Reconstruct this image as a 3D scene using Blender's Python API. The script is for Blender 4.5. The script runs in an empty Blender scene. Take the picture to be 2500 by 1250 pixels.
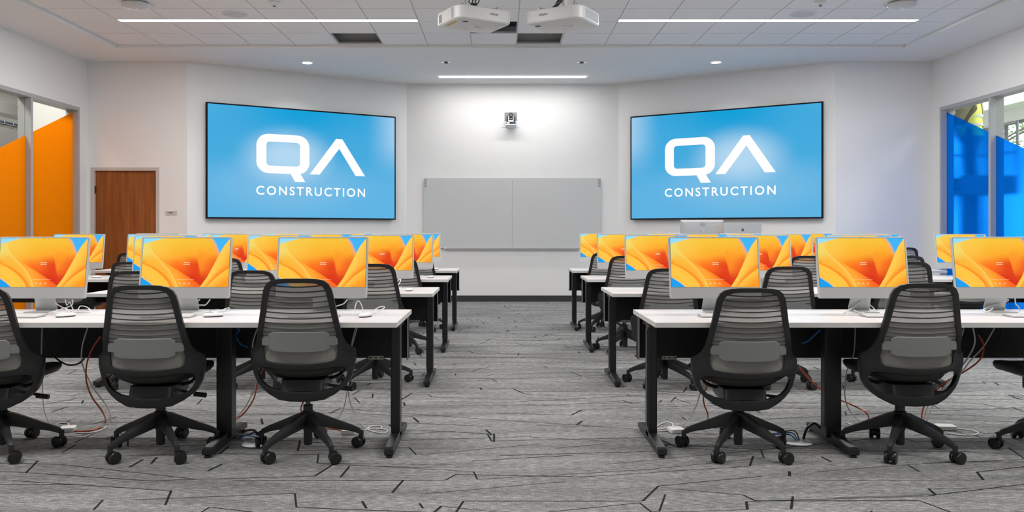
import bpy, bmesh, math, random
import numpy as np
from mathutils import Vector, Matrix
from mathutils.geometry import delaunay_2d_cdt
random.seed(7)
PI = math.pi
C = bpy.context.scene.collection
SC = bpy.context.scene

# ------------------------------------------------------------------ camera
F, CX, CY, CH = 2024.0, 1222.0, 562.0, 1.23        # focal length in pixels, vanishing point, eye height
cam_d = bpy.data.cameras.new('camera'); cam = bpy.data.objects.new('camera', cam_d); C.objects.link(cam)
cam_d.sensor_fit = 'HORIZONTAL'; cam_d.sensor_width = 36.0; cam_d.lens = F/2500*36
cam_d.shift_x = (1250-CX)/2500; cam_d.shift_y = -(625-CY)/2500
cam_d.clip_start = 0.05; cam_d.clip_end = 200
cam.location = (0, 0, CH); cam.rotation_euler = (PI/2, 0, 0)
SC.camera = cam
# ------------------------------------------------------------------ world, exposure
w = bpy.data.worlds.new('world'); SC.world = w; w.use_nodes = True
wn = w.node_tree.nodes; wl = w.node_tree.links
bg = wn['Background']; bg.inputs[0].default_value = (0.92, 0.96, 1.0, 1); bg.inputs[1].default_value = 4.0
SC.view_settings.view_transform = 'Standard'; SC.view_settings.look = 'None'
SC.view_settings.exposure = 0.0; SC.view_settings.gamma = 1.0; SC.view_settings.use_curve_mapping = False
SC.cycles.use_denoising = True
SC.cycles.max_bounces = 10; SC.cycles.diffuse_bounces = 6; SC.cycles.transparent_max_bounces = 16
SC.cycles.sample_clamp_indirect = 6.0
POW = dict(row=97.0, strip=25.0, down=10.0, corridor=195.0, atrium=620.0)

def area_light(name, loc, sx, sy, power, color=(1, 1, 1), parent=None, spread=PI):
    d = bpy.data.lights.new(name, 'AREA'); d.shape = 'RECTANGLE'; d.size = sx; d.size_y = sy
    d.energy = power; d.color = color; d.spread = spread
    o = bpy.data.objects.new(name, d); C.objects.link(o)
    if parent: o.parent = parent
    o.location = loc
    return o

# ------------------------------------------------------------------ helpers
def at(px, py, Y):
    return Vector(((px-CX)*Y/F, Y, CH+(CY-py)*Y/F))

def new_mat(name):
    m = bpy.data.materials.new(name); m.use_nodes = True
    return m, m.node_tree, m.node_tree.nodes['Principled BSDF']

def mat(name, col, rough=0.5, metal=0.0, spec=0.5, noise=0.0, nscale=40.0, bump=0.0, coat=0.0, emit=None, estr=1.0):
    m, t, b = new_mat(name)
    b.inputs['Base Color'].default_value = (*col, 1); b.inputs['Roughness'].default_value = rough
    b.inputs['Metallic'].default_value = metal; b.inputs['Specular IOR Level'].default_value = spec
    b.inputs['Coat Weight'].default_value = coat
    tc = t.nodes.new('ShaderNodeTexCoord'); nz = t.nodes.new('ShaderNodeTexNoise')
    nz.inputs['Scale'].default_value = nscale; nz.inputs['Detail'].default_value = 4
    t.links.new(tc.outputs['Object'], nz.inputs['Vector'])
    if noise > 0:
        mx = t.nodes.new('ShaderNodeMix'); mx.data_type = 'RGBA'
        mx.inputs[6].default_value = (*[c*(1-noise) for c in col], 1); mx.inputs[7].default_value = (*[min(1, c*(1+noise)) for c in col], 1)
        t.links.new(nz.outputs['Fac'], mx.inputs[0]); t.links.new(mx.outputs[2], b.inputs['Base Color'])
    if bump > 0:
        bp = t.nodes.new('ShaderNodeBump'); bp.inputs['Strength'].default_value = bump; bp.inputs['Distance'].default_value = 0.002
        t.links.new(nz.outputs['Fac'], bp.inputs['Height']); t.links.new(bp.outputs[0], b.inputs['Normal'])
    if emit:
        b.inputs['Emission Color'].default_value = (*emit, 1); b.inputs['Emission Strength'].default_value = estr
    return m

def emit_mat(name, col, s=1.0):
    m = bpy.data.materials.new(name); m.use_nodes = True; t = m.node_tree; t.nodes.clear()
    e = t.nodes.new('ShaderNodeEmission'); e.inputs[0].default_value = (*col, 1); e.inputs[1].default_value = s
    o = t.nodes.new('ShaderNodeOutputMaterial'); t.links.new(e.outputs[0], o.inputs[0])
    return m

def box(bm, x0, x1, y0, y1, z0, z1, mi=0, M=None):
    vs = [Vector((x, y, z)) for x in (x0, x1) for y in (y0, y1) for z in (z0, z1)]
    if M: vs = [M @ v for v in vs]
    v = [bm.verts.new(p) for p in vs]
    for q in ((0,1,3,2), (4,6,7,5), (0,4,5,1), (2,3,7,6), (0,2,6,4), (1,5,7,3)):
        f = bm.faces.new([v[i] for i in q]); f.material_index = mi
    return v

def loft(bm, rings, mi=0, cap=True, closed=True):
    R = [[bm.verts.new(p) for p in r] for r in rings]
    n = len(R[0])
    for a, b in zip(R, R[1:]):
        for i in range(n if closed else n-1):
            f = bm.faces.new((a[i], a[(i+1) % n], b[(i+1) % n], b[i])); f.material_index = mi
    if cap:
        for r in (R[0], R[-1]):
            f = bm.faces.new(r); f.material_index = mi
    return R

def circle(cx, cy, z, r, n=24, ry=None, a0=0):
    ry = r if ry is None else ry
    return [Vector((cx+r*math.cos(a0+2*PI*i/n), cy+ry*math.sin(a0+2*PI*i/n), z)) for i in range(n)]

def lathe(bm, prof, n=24, mi=0, M=None, cap=True):
    rings = []
    for r, z in prof:
        c = circle(0, 0, z, r, n)
        rings.append([M @ p for p in c] if M else c)
    loft(bm, rings, mi, cap)

def rrect(x0, x1, y0, y1, r, z=0, n=5):
    pts = []
    for cx, cy, a in ((x1-r, y1-r, 0), (x0+r, y1-r, PI/2), (x0+r, y0+r, PI), (x1-r, y0+r, 3*PI/2)):
        for i in range(n+1):
            t = a+PI/2*i/n
            pts.append(Vector((cx+r*math.cos(t), cy+r*math.sin(t), z)))
    return pts

def smooth_path(pts, sub=6):
    P = [Vector(p) for p in pts]
    if len(P) < 3: return P
    out = []
    for i in range(len(P)-1):
        p0 = P[max(0, i-1)]; p1 = P[i]; p2 = P[i+1]; p3 = P[min(len(P)-1, i+2)]
        for k in range(sub):
            t = k/sub
            out.append(0.5*((2*p1)+(-p0+p2)*t+(2*p0-5*p1+4*p2-p3)*t*t+(-p0+3*p1-3*p2+p3)*t**3))
    out.append(P[-1]); return out

def tube(bm, pts, r, n=8, mi=0, sub=6):
    P = smooth_path(pts, sub)
    rings = []; up = Vector((0, 0, 1))
    for i, p in enumerate(P):
        d = (P[min(i+1, len(P)-1)]-P[max(i-1, 0)])
        d = d.normalized() if d.length > 1e-9 else Vector((0, 1, 0))
        if i == 0:
            a = d.cross(up) if abs(d.dot(up)) < 0.95 else d.cross(Vector((1, 0, 0)))
        else:
            a = a-d*a.dot(d)
            if a.length < 1e-6: a = d.orthogonal()
        a.normalize(); b = d.cross(a)
        rings.append([p+(a*math.cos(2*PI*k/n)+b*math.sin(2*PI*k/n))*r for k in range(n)])
    loft(bm, rings, mi)

def obj(name, bm, m, parent=None, smooth=False, bevel=0.0, loc=None, ang=35):
    bmesh.ops.recalc_face_normals(bm, faces=bm.faces)
    if bevel > 0:
        es = [e for e in bm.edges if len(e.link_faces) == 2 and e.calc_face_angle(0) > math.radians(40)]
        if es: bmesh.ops.bevel(bm, geom=es, offset=bevel, segments=2, profile=0.5, affect='EDGES', clamp_overlap=True)
    me = bpy.data.meshes.new(name)
    if smooth:
        for f in bm.faces: f.smooth = True
        for e in bm.edges:
            if len(e.link_faces) == 2 and e.calc_face_angle(0) > math.radians(ang): e.smooth = False
    bm.to_mesh(me); bm.free()
    for mm in (m if isinstance(m, (list, tuple)) else [m]): me.materials.append(mm)
    o = bpy.data.objects.new(name, me); C.objects.link(o)
    if parent: o.parent = parent
    if loc: o.location = loc
    return o

def B(): return bmesh.new()
def struct(name, bm, m, parent=None, **k):
    o = obj(name, bm, m, parent, **k)
    if parent is None: o['kind'] = 'structure'
    return o
def thing(name, label, cat, loc=(0, 0, 0), rotz=0, group=None):
    o = bpy.data.objects.new(name, None); C.objects.link(o); o.empty_display_size = 0.1
    o.location = loc; o.rotation_euler = (0, 0, rotz)
    return tag(o, label, cat, group)
def tag(o, label, cat, group=None):
    o['label'] = label; o['category'] = cat
    if group: o['group'] = group
    return o
def dup(root, loc, rotz=0.0, label=None, group=None, dz=None):
    kids = {}
    for o in bpy.data.objects:
        if o.parent: kids.setdefault(o.parent.name, []).append(o)
    def cp(o, par):
        c = o.copy(); C.objects.link(c)
        if par: c.parent = par
        for k in kids.get(o.name, []): cp(k, c)
        return c
    r = cp(root, None); r.location = loc; r.rotation_euler = (0, 0, rotz)
    if label: r['label'] = label
    if group: r['group'] = group
    return r

def text_mesh(s, size, spacing=1.0, extrude=0.0, bold=0.0):
    cu = bpy.data.curves.new('txt', 'FONT'); cu.body = s; cu.size = size; cu.space_character = spacing
    cu.extrude = extrude; cu.offset = bold; cu.align_x = 'CENTER'; cu.align_y = 'CENTER'; cu.resolution_u = 6
    o = bpy.data.objects.new('txt', cu); C.objects.link(o)
    bpy.context.view_layer.update()
    me = bpy.data.meshes.new_from_object(o.evaluated_get(bpy.context.evaluated_depsgraph_get()))
    bpy.data.objects.remove(o); bpy.data.curves.remove(cu)
    return me

# ------------------------------------------------------------------ materials
M = {}
M['wall'] = mat('wall_paint', (0.78, 0.775, 0.765), 0.85, noise=0.015, nscale=3, bump=0.05)
M['tile'] = mat('ceiling_tile', (0.86, 0.855, 0.845), 0.95, noise=0.04, nscale=180, bump=0.25)
M['tbar'] = mat('ceiling_grid_metal', (0.50, 0.50, 0.50), 0.5)
M['soffit'] = mat('soffit_paint', (0.84, 0.835, 0.825), 0.9, noise=0.01, nscale=3)
M['plenum'] = mat('plenum_dark', (0.03, 0.032, 0.03), 0.9)
M['base'] = mat('rubber_base', (0.03, 0.03, 0.032), 0.5)
M['frame'] = mat('window_frame_grey', (0.40, 0.40, 0.41), 0.45, metal=0.0, noise=0.02)
M['black'] = mat('black_plastic', (0.018, 0.018, 0.019), 0.42, noise=0.15, nscale=200, bump=0.08)
M['blackm'] = mat('black_powder_coat', (0.013, 0.013, 0.015), 0.35, bump=0.05)
M['rubber'] = mat('caster_rubber', (0.012, 0.012, 0.012), 0.3)
M['seat'] = mat('seat_fabric_black', (0.016, 0.015, 0.013), 0.55, noise=0.3, nscale=600, bump=0.2)
M['lumbar'] = mat('lumbar_grey', (0.20, 0.205, 0.20), 0.55, bump=0.04)
M['rib'] = mat('rib_grey', (0.055, 0.055, 0.055), 0.7)
M['fabric_low'] = mat('knit_grey_dense', (0.30, 0.295, 0.275), 0.85, noise=0.12, nscale=900, bump=0.2)
M['top'] = mat('table_laminate', (0.66, 0.65, 0.665), 0.38, noise=0.03, nscale=6)
M['edge'] = mat('table_edge', (0.62, 0.615, 0.60), 0.5)
M['panel'] = mat('modesty_panel', (0.010, 0.010, 0.011), 0.5, bump=0.05)
M['alu'] = mat('silver_aluminium', (0.50, 0.51, 0.51), 0.38, metal=0.35, noise=0.02)
M['alul'] = mat('pale_bezel', (0.50, 0.51, 0.51), 0.4)
M['chrome'] = mat('chrome', (0.7, 0.7, 0.7), 0.15, metal=1.0)
M['white'] = mat('white_plastic', (0.78, 0.78, 0.77), 0.35)
M['offwhite'] = mat('off_white_plastic', (0.66, 0.66, 0.65), 0.4)
M['keys'] = mat('key_white', (0.72, 0.72, 0.71), 0.5)
M['kgap'] = mat('keyboard_aluminium', (0.40, 0.40, 0.41), 0.4, metal=0.3)
M['dark'] = mat('dark_detail', (0.03, 0.03, 0.03), 0.4)
M['ink'] = mat('print_ink', (0.08, 0.08, 0.09), 0.6)
M['board'] = mat('glass_marker_board', (0.58, 0.585, 0.585), 0.12, spec=0.5, coat=0.3)
M['cable_w'] = mat('white_cable_rubber', (0.72, 0.71, 0.70), 0.4)
M['cable_o'] = mat('orange_cable_rubber', (0.62, 0.08, 0.03), 0.4)
M['cable_b'] = mat('blue_cable_rubber', (0.01, 0.16, 0.55), 0.4)
M['cable_k'] = mat('black_cable_rubber', (0.01, 0.01, 0.01), 0.4)
M['glow'] = emit_mat('lamp_diffuser', (1, 1, 1), 8.0)
M['whiteglow'] = emit_mat('screen_white', (1, 1, 1), 1.0)
M['orangetag'] = mat('yellow_label', (0.55, 0.36, 0.07), 0.5)
M['corr'] = mat('corridor_wall', (0.60, 0.60, 0.58), 0.85)

def wood():
    m, t, b = new_mat('door_veneer'); n = t.nodes; l = t.links
    tc = n.new('ShaderNodeTexCoord'); mp = n.new('ShaderNodeMapping'); mp.inputs['Scale'].default_value = (9, 9, 0.55)
    nz = n.new('ShaderNodeTexNoise'); nz.inputs['Scale'].default_value = 2.2; nz.inputs['Detail'].default_value = 6
    cr = n.new('ShaderNodeValToRGB'); cr.color_ramp.elements[0].position = 0.3; cr.color_ramp.elements[1].position = 0.72
    cr.color_ramp.elements[0].color = (0.18, 0.052, 0.010, 1); cr.color_ramp.elements[1].color = (0.31, 0.105, 0.026, 1)
    l.new(tc.outputs['Object'], mp.inputs[0]); l.new(mp.outputs[0], nz.inputs['Vector']); l.new(nz.outputs['Fac'], cr.inputs[0])
    l.new(cr.outputs[0], b.inputs['Base Color']); b.inputs['Roughness'].default_value = 0.4
    return m
M['wood'] = wood()

def carpet():
    m, t, b = new_mat('carpet_grey'); n = t.nodes; l = t.links
    tc = n.new('ShaderNodeTexCoord')
    def nz(scale, sx, sy, det=3):
        mp = n.new('ShaderNodeMapping'); mp.inputs['Scale'].default_value = (sx, sy, 1)
        z = n.new('ShaderNodeTexNoise'); z.inputs['Scale'].default_value = scale; z.inputs['Detail'].default_value = det
        l.new(tc.outputs['Object'], mp.inputs[0]); l.new(mp.outputs[0], z.inputs['Vector']); return z
    a = nz(60, 0.35, 1.6); b2 = nz(6, 0.22, 1.3, 4); c = nz(230, 0.6, 1, 2); d = nz(0.7, 0.35, 1.0, 2)
    def mth(op, x, y):
        k = n.new('ShaderNodeMath'); k.operation = op
        for i, v in enumerate((x, y)):
            if isinstance(v, (int, float)): k.inputs[i].default_value = v
            else: l.new(v, k.inputs[i])
        return k.outputs[0]
    s = mth('ADD', mth('MULTIPLY', a.outputs['Fac'], 0.42), mth('MULTIPLY', b2.outputs['Fac'], 0.20))
    s = mth('ADD', s, mth('MULTIPLY', c.outputs['Fac'], 0.36)); s = mth('ADD', s, mth('MULTIPLY', d.outputs['Fac'], 0.08))
    cr = n.new('ShaderNodeValToRGB'); e = cr.color_ramp.elements
    e[0].position = 0.36; e[1].position = 0.70
    e[0].color = (0.065, 0.065, 0.065, 1); e[1].color = (0.52, 0.52, 0.51, 1)
    mid = cr.color_ramp.elements.new(0.52); mid.color = (0.205, 0.205, 0.203, 1)
    l.new(s, cr.inputs[0]); l.new(cr.outputs[0], b.inputs['Base Color'])
    b.inputs['Roughness'].default_value = 0.95; b.inputs['Specular IOR Level'].default_value = 0.15
    bp = n.new('ShaderNodeBump'); bp.inputs['Strength'].default_value = 0.5; bp.inputs['Distance'].default_value = 0.004
    l.new(s, bp.inputs['Height']); l.new(bp.outputs[0], b.inputs['Normal'])
    return m
M['carpet'] = carpet()
M['cline'] = mat('carpet_dark_line', (0.022, 0.022, 0.023), 0.95, spec=0.1)

def knit():
    m, t, b = new_mat('knit_mesh_open'); n = t.nodes; l = t.links
    b.inputs['Base Color'].default_value = (0.355, 0.344, 0.325, 1); b.inputs['Roughness'].default_value = 0.9
    tr = n.new('ShaderNodeBsdfTransparent'); mx = n.new('ShaderNodeMixShader')
    tc = n.new('ShaderNodeTexCoord'); ck = n.new('ShaderNodeTexNoise'); ck.inputs['Scale'].default_value = 700
    l.new(tc.outputs['Object'], ck.inputs['Vector'])
    mr = n.new('ShaderNodeMapRange'); mr.inputs[1].default_value = 0.35; mr.inputs[2].default_value = 0.65
    mr.inputs[3].default_value = 0.12; mr.inputs[4].default_value = 0.34
    l.new(ck.outputs['Fac'], mr.inputs[0]); l.new(mr.outputs[0], mx.inputs[0])
    l.new(b.outputs[0], mx.inputs[1]); l.new(tr.outputs[0], mx.inputs[2])
    l.new(mx.outputs[0], n['Material Output'].inputs[0])
    return m
M['knit'] = knit()

def glass():
    m = bpy.data.materials.new('clear_glass'); m.use_nodes = True; t = m.node_tree; n = t.nodes; l = t.links; n.clear()
    tr = n.new('ShaderNodeBsdfTransparent'); tr.inputs[0].default_value = (0.93, 0.95, 0.94, 1)
    gl = n.new('ShaderNodeBsdfGlossy'); gl.inputs['Roughness'].default_value = 0.03
    mx = n.new('ShaderNodeMixShader'); mx.inputs[0].default_value = 0.05
    o = n.new('ShaderNodeOutputMaterial')
    l.new(tr.outputs[0], mx.inputs[1]); l.new(gl.outputs[0], mx.inputs[2]); l.new(mx.outputs[0], o.inputs[0])
    return m
M['glass'] = glass()

def film(name, col, tcol, frost, rough):
    m = bpy.data.materials.new(name); m.use_nodes = True; t = m.node_tree; n = t.nodes; l = t.links; n.clear()
    tr = n.new('ShaderNodeBsdfTranslucent'); tr.inputs[0].default_value = (*col, 1)
    df = n.new('ShaderNodeBsdfDiffuse'); df.inputs[0].default_value = (*[c*0.75 for c in col], 1)
    rf = n.new('ShaderNodeBsdfRefraction'); rf.inputs['Color'].default_value = (*tcol, 1)
    rf.inputs['Roughness'].default_value = rough; rf.inputs['IOR'].default_value = 1.3
    a = n.new('ShaderNodeMixShader'); a.inputs[0].default_value = 0.25
    b = n.new('ShaderNodeMixShader'); b.inputs[0].default_value = frost
    o = n.new('ShaderNodeOutputMaterial')
    l.new(tr.outputs[0], a.inputs[1]); l.new(df.outputs[0], a.inputs[2])
    l.new(a.outputs[0], b.inputs[1]); l.new(rf.outputs[0], b.inputs[2]); l.new(b.outputs[0], o.inputs[0])
    return m
M['film_o'] = film('orange_film', (1.0, 0.48, 0.02), (1.0, 0.50, 0.03), 0.15, 0.3)
M['film_b'] = film('blue_film', (0.0, 0.34, 0.93), (0.10, 0.52, 1.0), 0.80, 0.13)

def attr_screen(name, strength=1.0):
    m = bpy.data.materials.new(name); m.use_nodes = True; t = m.node_tree; n = t.nodes; l = t.links; n.clear()
    a = n.new('ShaderNodeVertexColor'); a.layer_name = 'picture'
    e = n.new('ShaderNodeEmission'); e.inputs[1].default_value = strength
    g = n.new('ShaderNodeBsdfGlossy'); g.inputs['Roughness'].default_value = 0.25; g.inputs[0].default_value = (0.012, 0.012, 0.012, 1)
    ad = n.new('ShaderNodeAddShader'); o = n.new('ShaderNodeOutputMaterial')
    l.new(a.outputs[0], e.inputs[0]); l.new(e.outputs[0], ad.inputs[0]); l.new(g.outputs[0], ad.inputs[1]); l.new(ad.outputs[0], o.inputs[0])
    return m
M['picture'] = attr_screen('screen_picture')

# ------------------------------------------------------------------ the room's main planes
XL, XR = -6.17, 6.44
Y0 = -3.0
YC, YB = 12.38, 14.29                   # corner walls, centre back wall
ZT, ZS, ZR = 3.79, 3.75, 4.70           # tile ceiling, soffit, roof
JL, JR = (-1.617, 2.033)                # centre wall joints
OL, OR = (-4.68, 5.0)                   # outer joints of the angled walls
TX0, TX1, TY1 = -5.31, 5.588, 11.47     # tile field

# floor with the woven dark lines of the carpet
bm = B()
box(bm, XL-0.2, XR+0.2, Y0-0.2, YB+0.3, -0.1, 0.0, 0)
def stripe(x0, y0, x1, y1, wd):
    d = Vector((x1-x0, y1-y0)); n_ = Vector((-d.y, d.x)).normalized()*wd/2
    f = bm.faces.new([bm.verts.new((p[0]+s*n_.x, p[1]+s*n_.y, 0.0006)) for p, s in (((x0, y0), 1), ((x0, y0), -1), ((x1, y1), -1), ((x1, y1), 1))])
    f.material_index = 1
rr = random.Random(3)
XA, XB_, YA, YZ = XL+0.05, XR-0.05, 1.9, 14.2
def clip_stripe(x, y, x2, y2, wd):
    if XA < min(x, x2) and max(x, x2) < XB_ and YA < min(y, y2) and max(y, y2) < YZ: stripe(x, y, x2, y2, wd)
y = 2.0
while y < 14.1:
    x = XL+rr.uniform(0, 1.0); yy = y+rr.uniform(-0.05, 0.05)
    while x < XR-0.4:
        wd = rr.choice([0.0045, 0.006, 0.0075])
        a = rr.choice([0.0, 0.0, -0.10, 0.12, -0.22, 0.24, 0.33, -0.32])+rr.uniform(-0.03, 0.03)
        L = rr.uniform(0.30, 1.05)
        x1, y1 = x+L*math.cos(a), yy+L*math.sin(a)*0.9
        clip_stripe(x, yy, x1, y1, wd)
        q = rr.random()
        if q < 0.38:                       # a bolder short stroke joins one long line to the next
            b2 = rr.choice([-1, 1])*rr.uniform(1.05, 1.45); L2 = rr.uniform(0.07, 0.26)
            x2, y2 = x1+L2*math.cos(b2), y1+L2*math.sin(b2)
            clip_stripe(x1, y1, x2, y2, rr.choice([0.009, 0.011, 0.013])); x, yy = x2, y2
            if abs(yy-y) > 0.35: yy = y+rr.uniform(-0.05, 0.05); x += rr.uniform(0.1, 0.5)
        elif q < 0.62: x, yy = x1, y1      # zigzag on
        else: x = x1+rr.uniform(0.05, 0.7); yy = y+rr.uniform(-0.06, 0.06)
    y += 0.148
for k in range(330):
    x = rr.uniform(XL+0.1, XR-0.1); y = rr.uniform(2.3, 13.9)
    L = rr.uniform(0.06, 0.22); a = PI/2+rr.uniform(-0.4, 0.4)
    clip_stripe(x, y, x+L*math.cos(a), y+L*math.sin(a), rr.choice([0.010, 0.012, 0.015]))
struct('floor', bm, [M['carpet'], M['cline']])

# ceiling: lay-in tiles on a metal grid, three tiles are lifted out
bm = B()
T = 0.61; GX, GY = 0.215, 11.40
holes = {(-4, -1), (0, -1), (-1, -2)}
gx = sorted({TX0, TX1, *[GX+i*T for i in range(-20, 20) if TX0 < GX+i*T < TX1]})
gy = sorted({Y0, TY1, *[GY+i*T for i in range(-30, 2) if Y0 < GY+i*T < TY1]})
# recessed linear lamps take the place of the grid line at Y 10.18
LIN_Y0, LIN_Y1 = 10.065, 10.185
LAMPX = [(-4.665, -1.005), (1.435, 5.095)]
for i in range(len(gx)-1):
    for j in range(len(gy)-1):
        ci = round((gx[i]-GX)/T) if gx[i] > TX0 else -99
        cj = round((gy[j]-GY)/T)
        if (ci, cj) in holes: continue
        y1 = gy[j+1]-0.007
        xm = (gx[i]+gx[i+1])/2
        if abs(gy[j+1]-10.18) < 0.01 and any(a < xm < b for a, b in LAMPX): y1 = LIN_Y0-0.004
        box(bm, gx[i]+0.007, gx[i+1]-0.007, gy[j]+0.007, y1, ZT, ZT+0.018, 0)
for x in gx[1:-1]: box(bm, x-0.012, x+0.012, Y0, TY1, ZT+0.006, ZT+0.03, 1)
for yv in gy[1:-1]:
    if abs(yv-10.18) < 0.01:
        for a, b in ((TX0, LAMPX[0][0]), (LAMPX[0][1], LAMPX[1][0]), (LAMPX[1][1], TX1)): box(bm, a, b, yv-0.012, yv+0.012, ZT+0.0061, ZT+0.0301, 1)
    else: box(bm, TX0, TX1, yv-0.012, yv+0.012, ZT+0.0061, ZT+0.0301, 1)
struct('ceiling', bm, [M['tile'], M['tbar']])
# soffit around the tile field, roof deck above
bm = B()
box(bm, XL, XR, TY1, YB+0.2, ZS, ZR, 0); box(bm, XL, TX0, Y0, TY1, ZS, ZR, 0); box(bm, TX1, XR, Y0, TY1, ZS, ZR, 0)
struct('trim_1', bm, M['soffit'])
bm = B(); box(bm, XL, XR, Y0-0.2, YB+0.3, ZR, ZR+0.1)
struct('ceiling_deck', bm, M['plenum'])
bm = B()
for yy, zz, r in ((11.15, 4.02, 0.05), (10.95, 4.25, 0.09), (10.45, 4.12, 0.06)):
    tube(bm, [(TX0, yy, zz), (TX1, yy, zz)], r, 12)
p = obj('pipe', bm, mat('galvanised_pipe', (0.10, 0.11, 0.12), 0.4, metal=0.6)); tag(p, 'dark pipes running above the ceiling, seen through the lifted tiles', 'pipe')

# walls
bm = B(); box(bm, JL, JR, YB, YB+0.15, 0, ZS); struct('wall_back', bm, M['wall'])
def angled(name, A, Bp):
    d = Vector((Bp[0]-A[0], Bp[1]-A[1])); n_ = Vector((-d.y, d.x)).normalized()
    if n_.y < 0: n_ = -n_
    n_ *= 0.15; b = B()
    lo = [(A[0], A[1]), (Bp[0], Bp[1]), (Bp[0]+n_.x, Bp[1]+n_.y), (A[0]+n_.x, A[1]+n_.y)]
    loft(b, [[Vector((x, y, z)) for x, y in lo] for z in (0, ZS)])
    return struct(name, b, M['wall'])
angled('wall_back_left', (JL, YB), (OL, YC)); angled('wall_back_right', (JR, YB), (OR, YC))
DX0, DX1, DZ = -6.01, -5.175, 2.13       # door opening
DX0 = (231-CX)*YC/F; DX1 = (381-CX)*YC/F; DZ = CH+(CY-417)*YC/F
bm = B(); box(bm, XL-0.17, DX0-0.02, YC, YC+0.14, 0, ZS); box(bm, DX1+0.02, OL, YC, YC+0.14, 0, ZS); box(bm, DX0-0.02, DX1+0.02, YC, YC+0.14, DZ+0.02, ZS)
struct('wall_corner_left', bm, M['wall'])
bm = B(); box(bm, OR, XR+0.17, YC, YC+0.14, 0, ZS); struct('wall_corner_right', bm, M['wall'])
bm = B(); box(bm, XL-0.2, XR+0.2, Y0-0.15, Y0, 0, ZR); struct('wall_front', bm, M['wall'])
WY0, WY1, WZ = 4.94, 12.135, 3.025
for nm, xa, xb in (('wall_left', XL-0.17, XL), ('wall_right', XR, XR+0.17)):
    bm = B(); box(bm, xa, xb, Y0, WY0, 0, ZR); box(bm, xa, xb, WY1, YC, 0, ZR); box(bm, xa, xb, WY0, WY1, WZ, ZR)
    struct(nm, bm, M['wall'])
# baseboards
bm = B(); box(bm, JL+0.01, JR-0.01, YB-0.012, YB, 0, 0.105); struct('baseboard_back', bm, M['base'])
for nm, A, Bp in (('baseboard_back_left', (JL, YB), (OL, YC)), ('baseboard_back_right', (JR, YB), (OR, YC))):
    d = Vector((Bp[0]-A[0], Bp[1]-A[1])); n_ = Vector((-d.y, d.x)).normalized()
    if n_.y > 0: n_ = -n_
    n_ *= 0.012; b = B()
    lo = [(A[0], A[1]), (Bp[0], Bp[1]), (Bp[0]+n_.x, Bp[1]+n_.y), (A[0]+n_.x, A[1]+n_.y)]
    loft(b, [[Vector((x, y, z)) for x, y in lo] for z in (0, 0.105)]); struct(nm, b, M['base'])
bm = B(); box(bm, DX1+0.1, OL, YC-0.012, YC, 0, 0.105); struct('baseboard_left', bm, M['base'])
bm = B(); box(bm, OR, XR, YC-0.012, YC, 0, 0.105); struct('baseboard_right', bm, M['base'])

# door
bm = B(); box(bm, DX0, DX1, YC+0.03, YC+0.075, 0.008, DZ)
d1 = struct('door_1', bm, M['wood'])
d1['label'] = 'brown wood veneer door in the left corner'
bm = B()
fw = 0.05
box(bm, DX0-fw, DX0, YC-0.012, YC+0.12, 0, DZ+fw); box(bm, DX1, DX1+fw, YC-0.012, YC+0.12, 0, DZ+fw); box(bm, DX0, DX1, YC-0.012, YC+0.12, DZ, DZ+fw)
obj('door_frame', bm, mat('door_frame_paint', (0.52, 0.48, 0.45), 0.5), d1, bevel=0.002)
for z in (1.78, 1.0, 0.25):
    bm = B(); box(bm, DX0-0.012, DX0+0.006, YC-0.004, YC+0.029, z, z+0.11); obj('hinge', bm, M['dark'], d1)
bm = B()
for px in (255, 354):
    x = (px-CX)*YC/F; lathe(bm, [(0.008, 0), (0.008, 0.003)], 10, M=Matrix.Translation((x, YC+0.028, DZ-0.05)) @ Matrix.Rotation(PI/2, 4, 'X'))
obj('peg', bm, M['dark'], d1)
bm = B(); tube(bm, [(DX1-0.06, YC+0.03, 0.98), (DX1-0.06, YC-0.03, 0.98), (DX1-0.17, YC-0.03, 0.98)], 0.009, 8, sub=1); obj('door_handle', bm, M['chrome'], d1, smooth=True)
# room sign beside the door
x0 = (405-CX)*YC/F; x1 = (432-CX)*YC/F
bm = B(); box(bm, x0, x1, YC-0.008, YC, CH+(CY-525)*YC/F, CH+(CY-515)*YC/F, 0)
for k in range(5): box(bm, x0+0.045+k*0.013, x0+0.054+k*0.013, YC-0.0086, YC-0.008, CH+(CY-521)*YC/F, CH+(CY-518)*YC/F, 1)
tag(obj('room_sign', bm, [mat('sign_plate', (0.55, 0.51, 0.49), 0.4), M['ink']]), 'small pale room sign on the wall right of the wooden door', 'sign')

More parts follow.
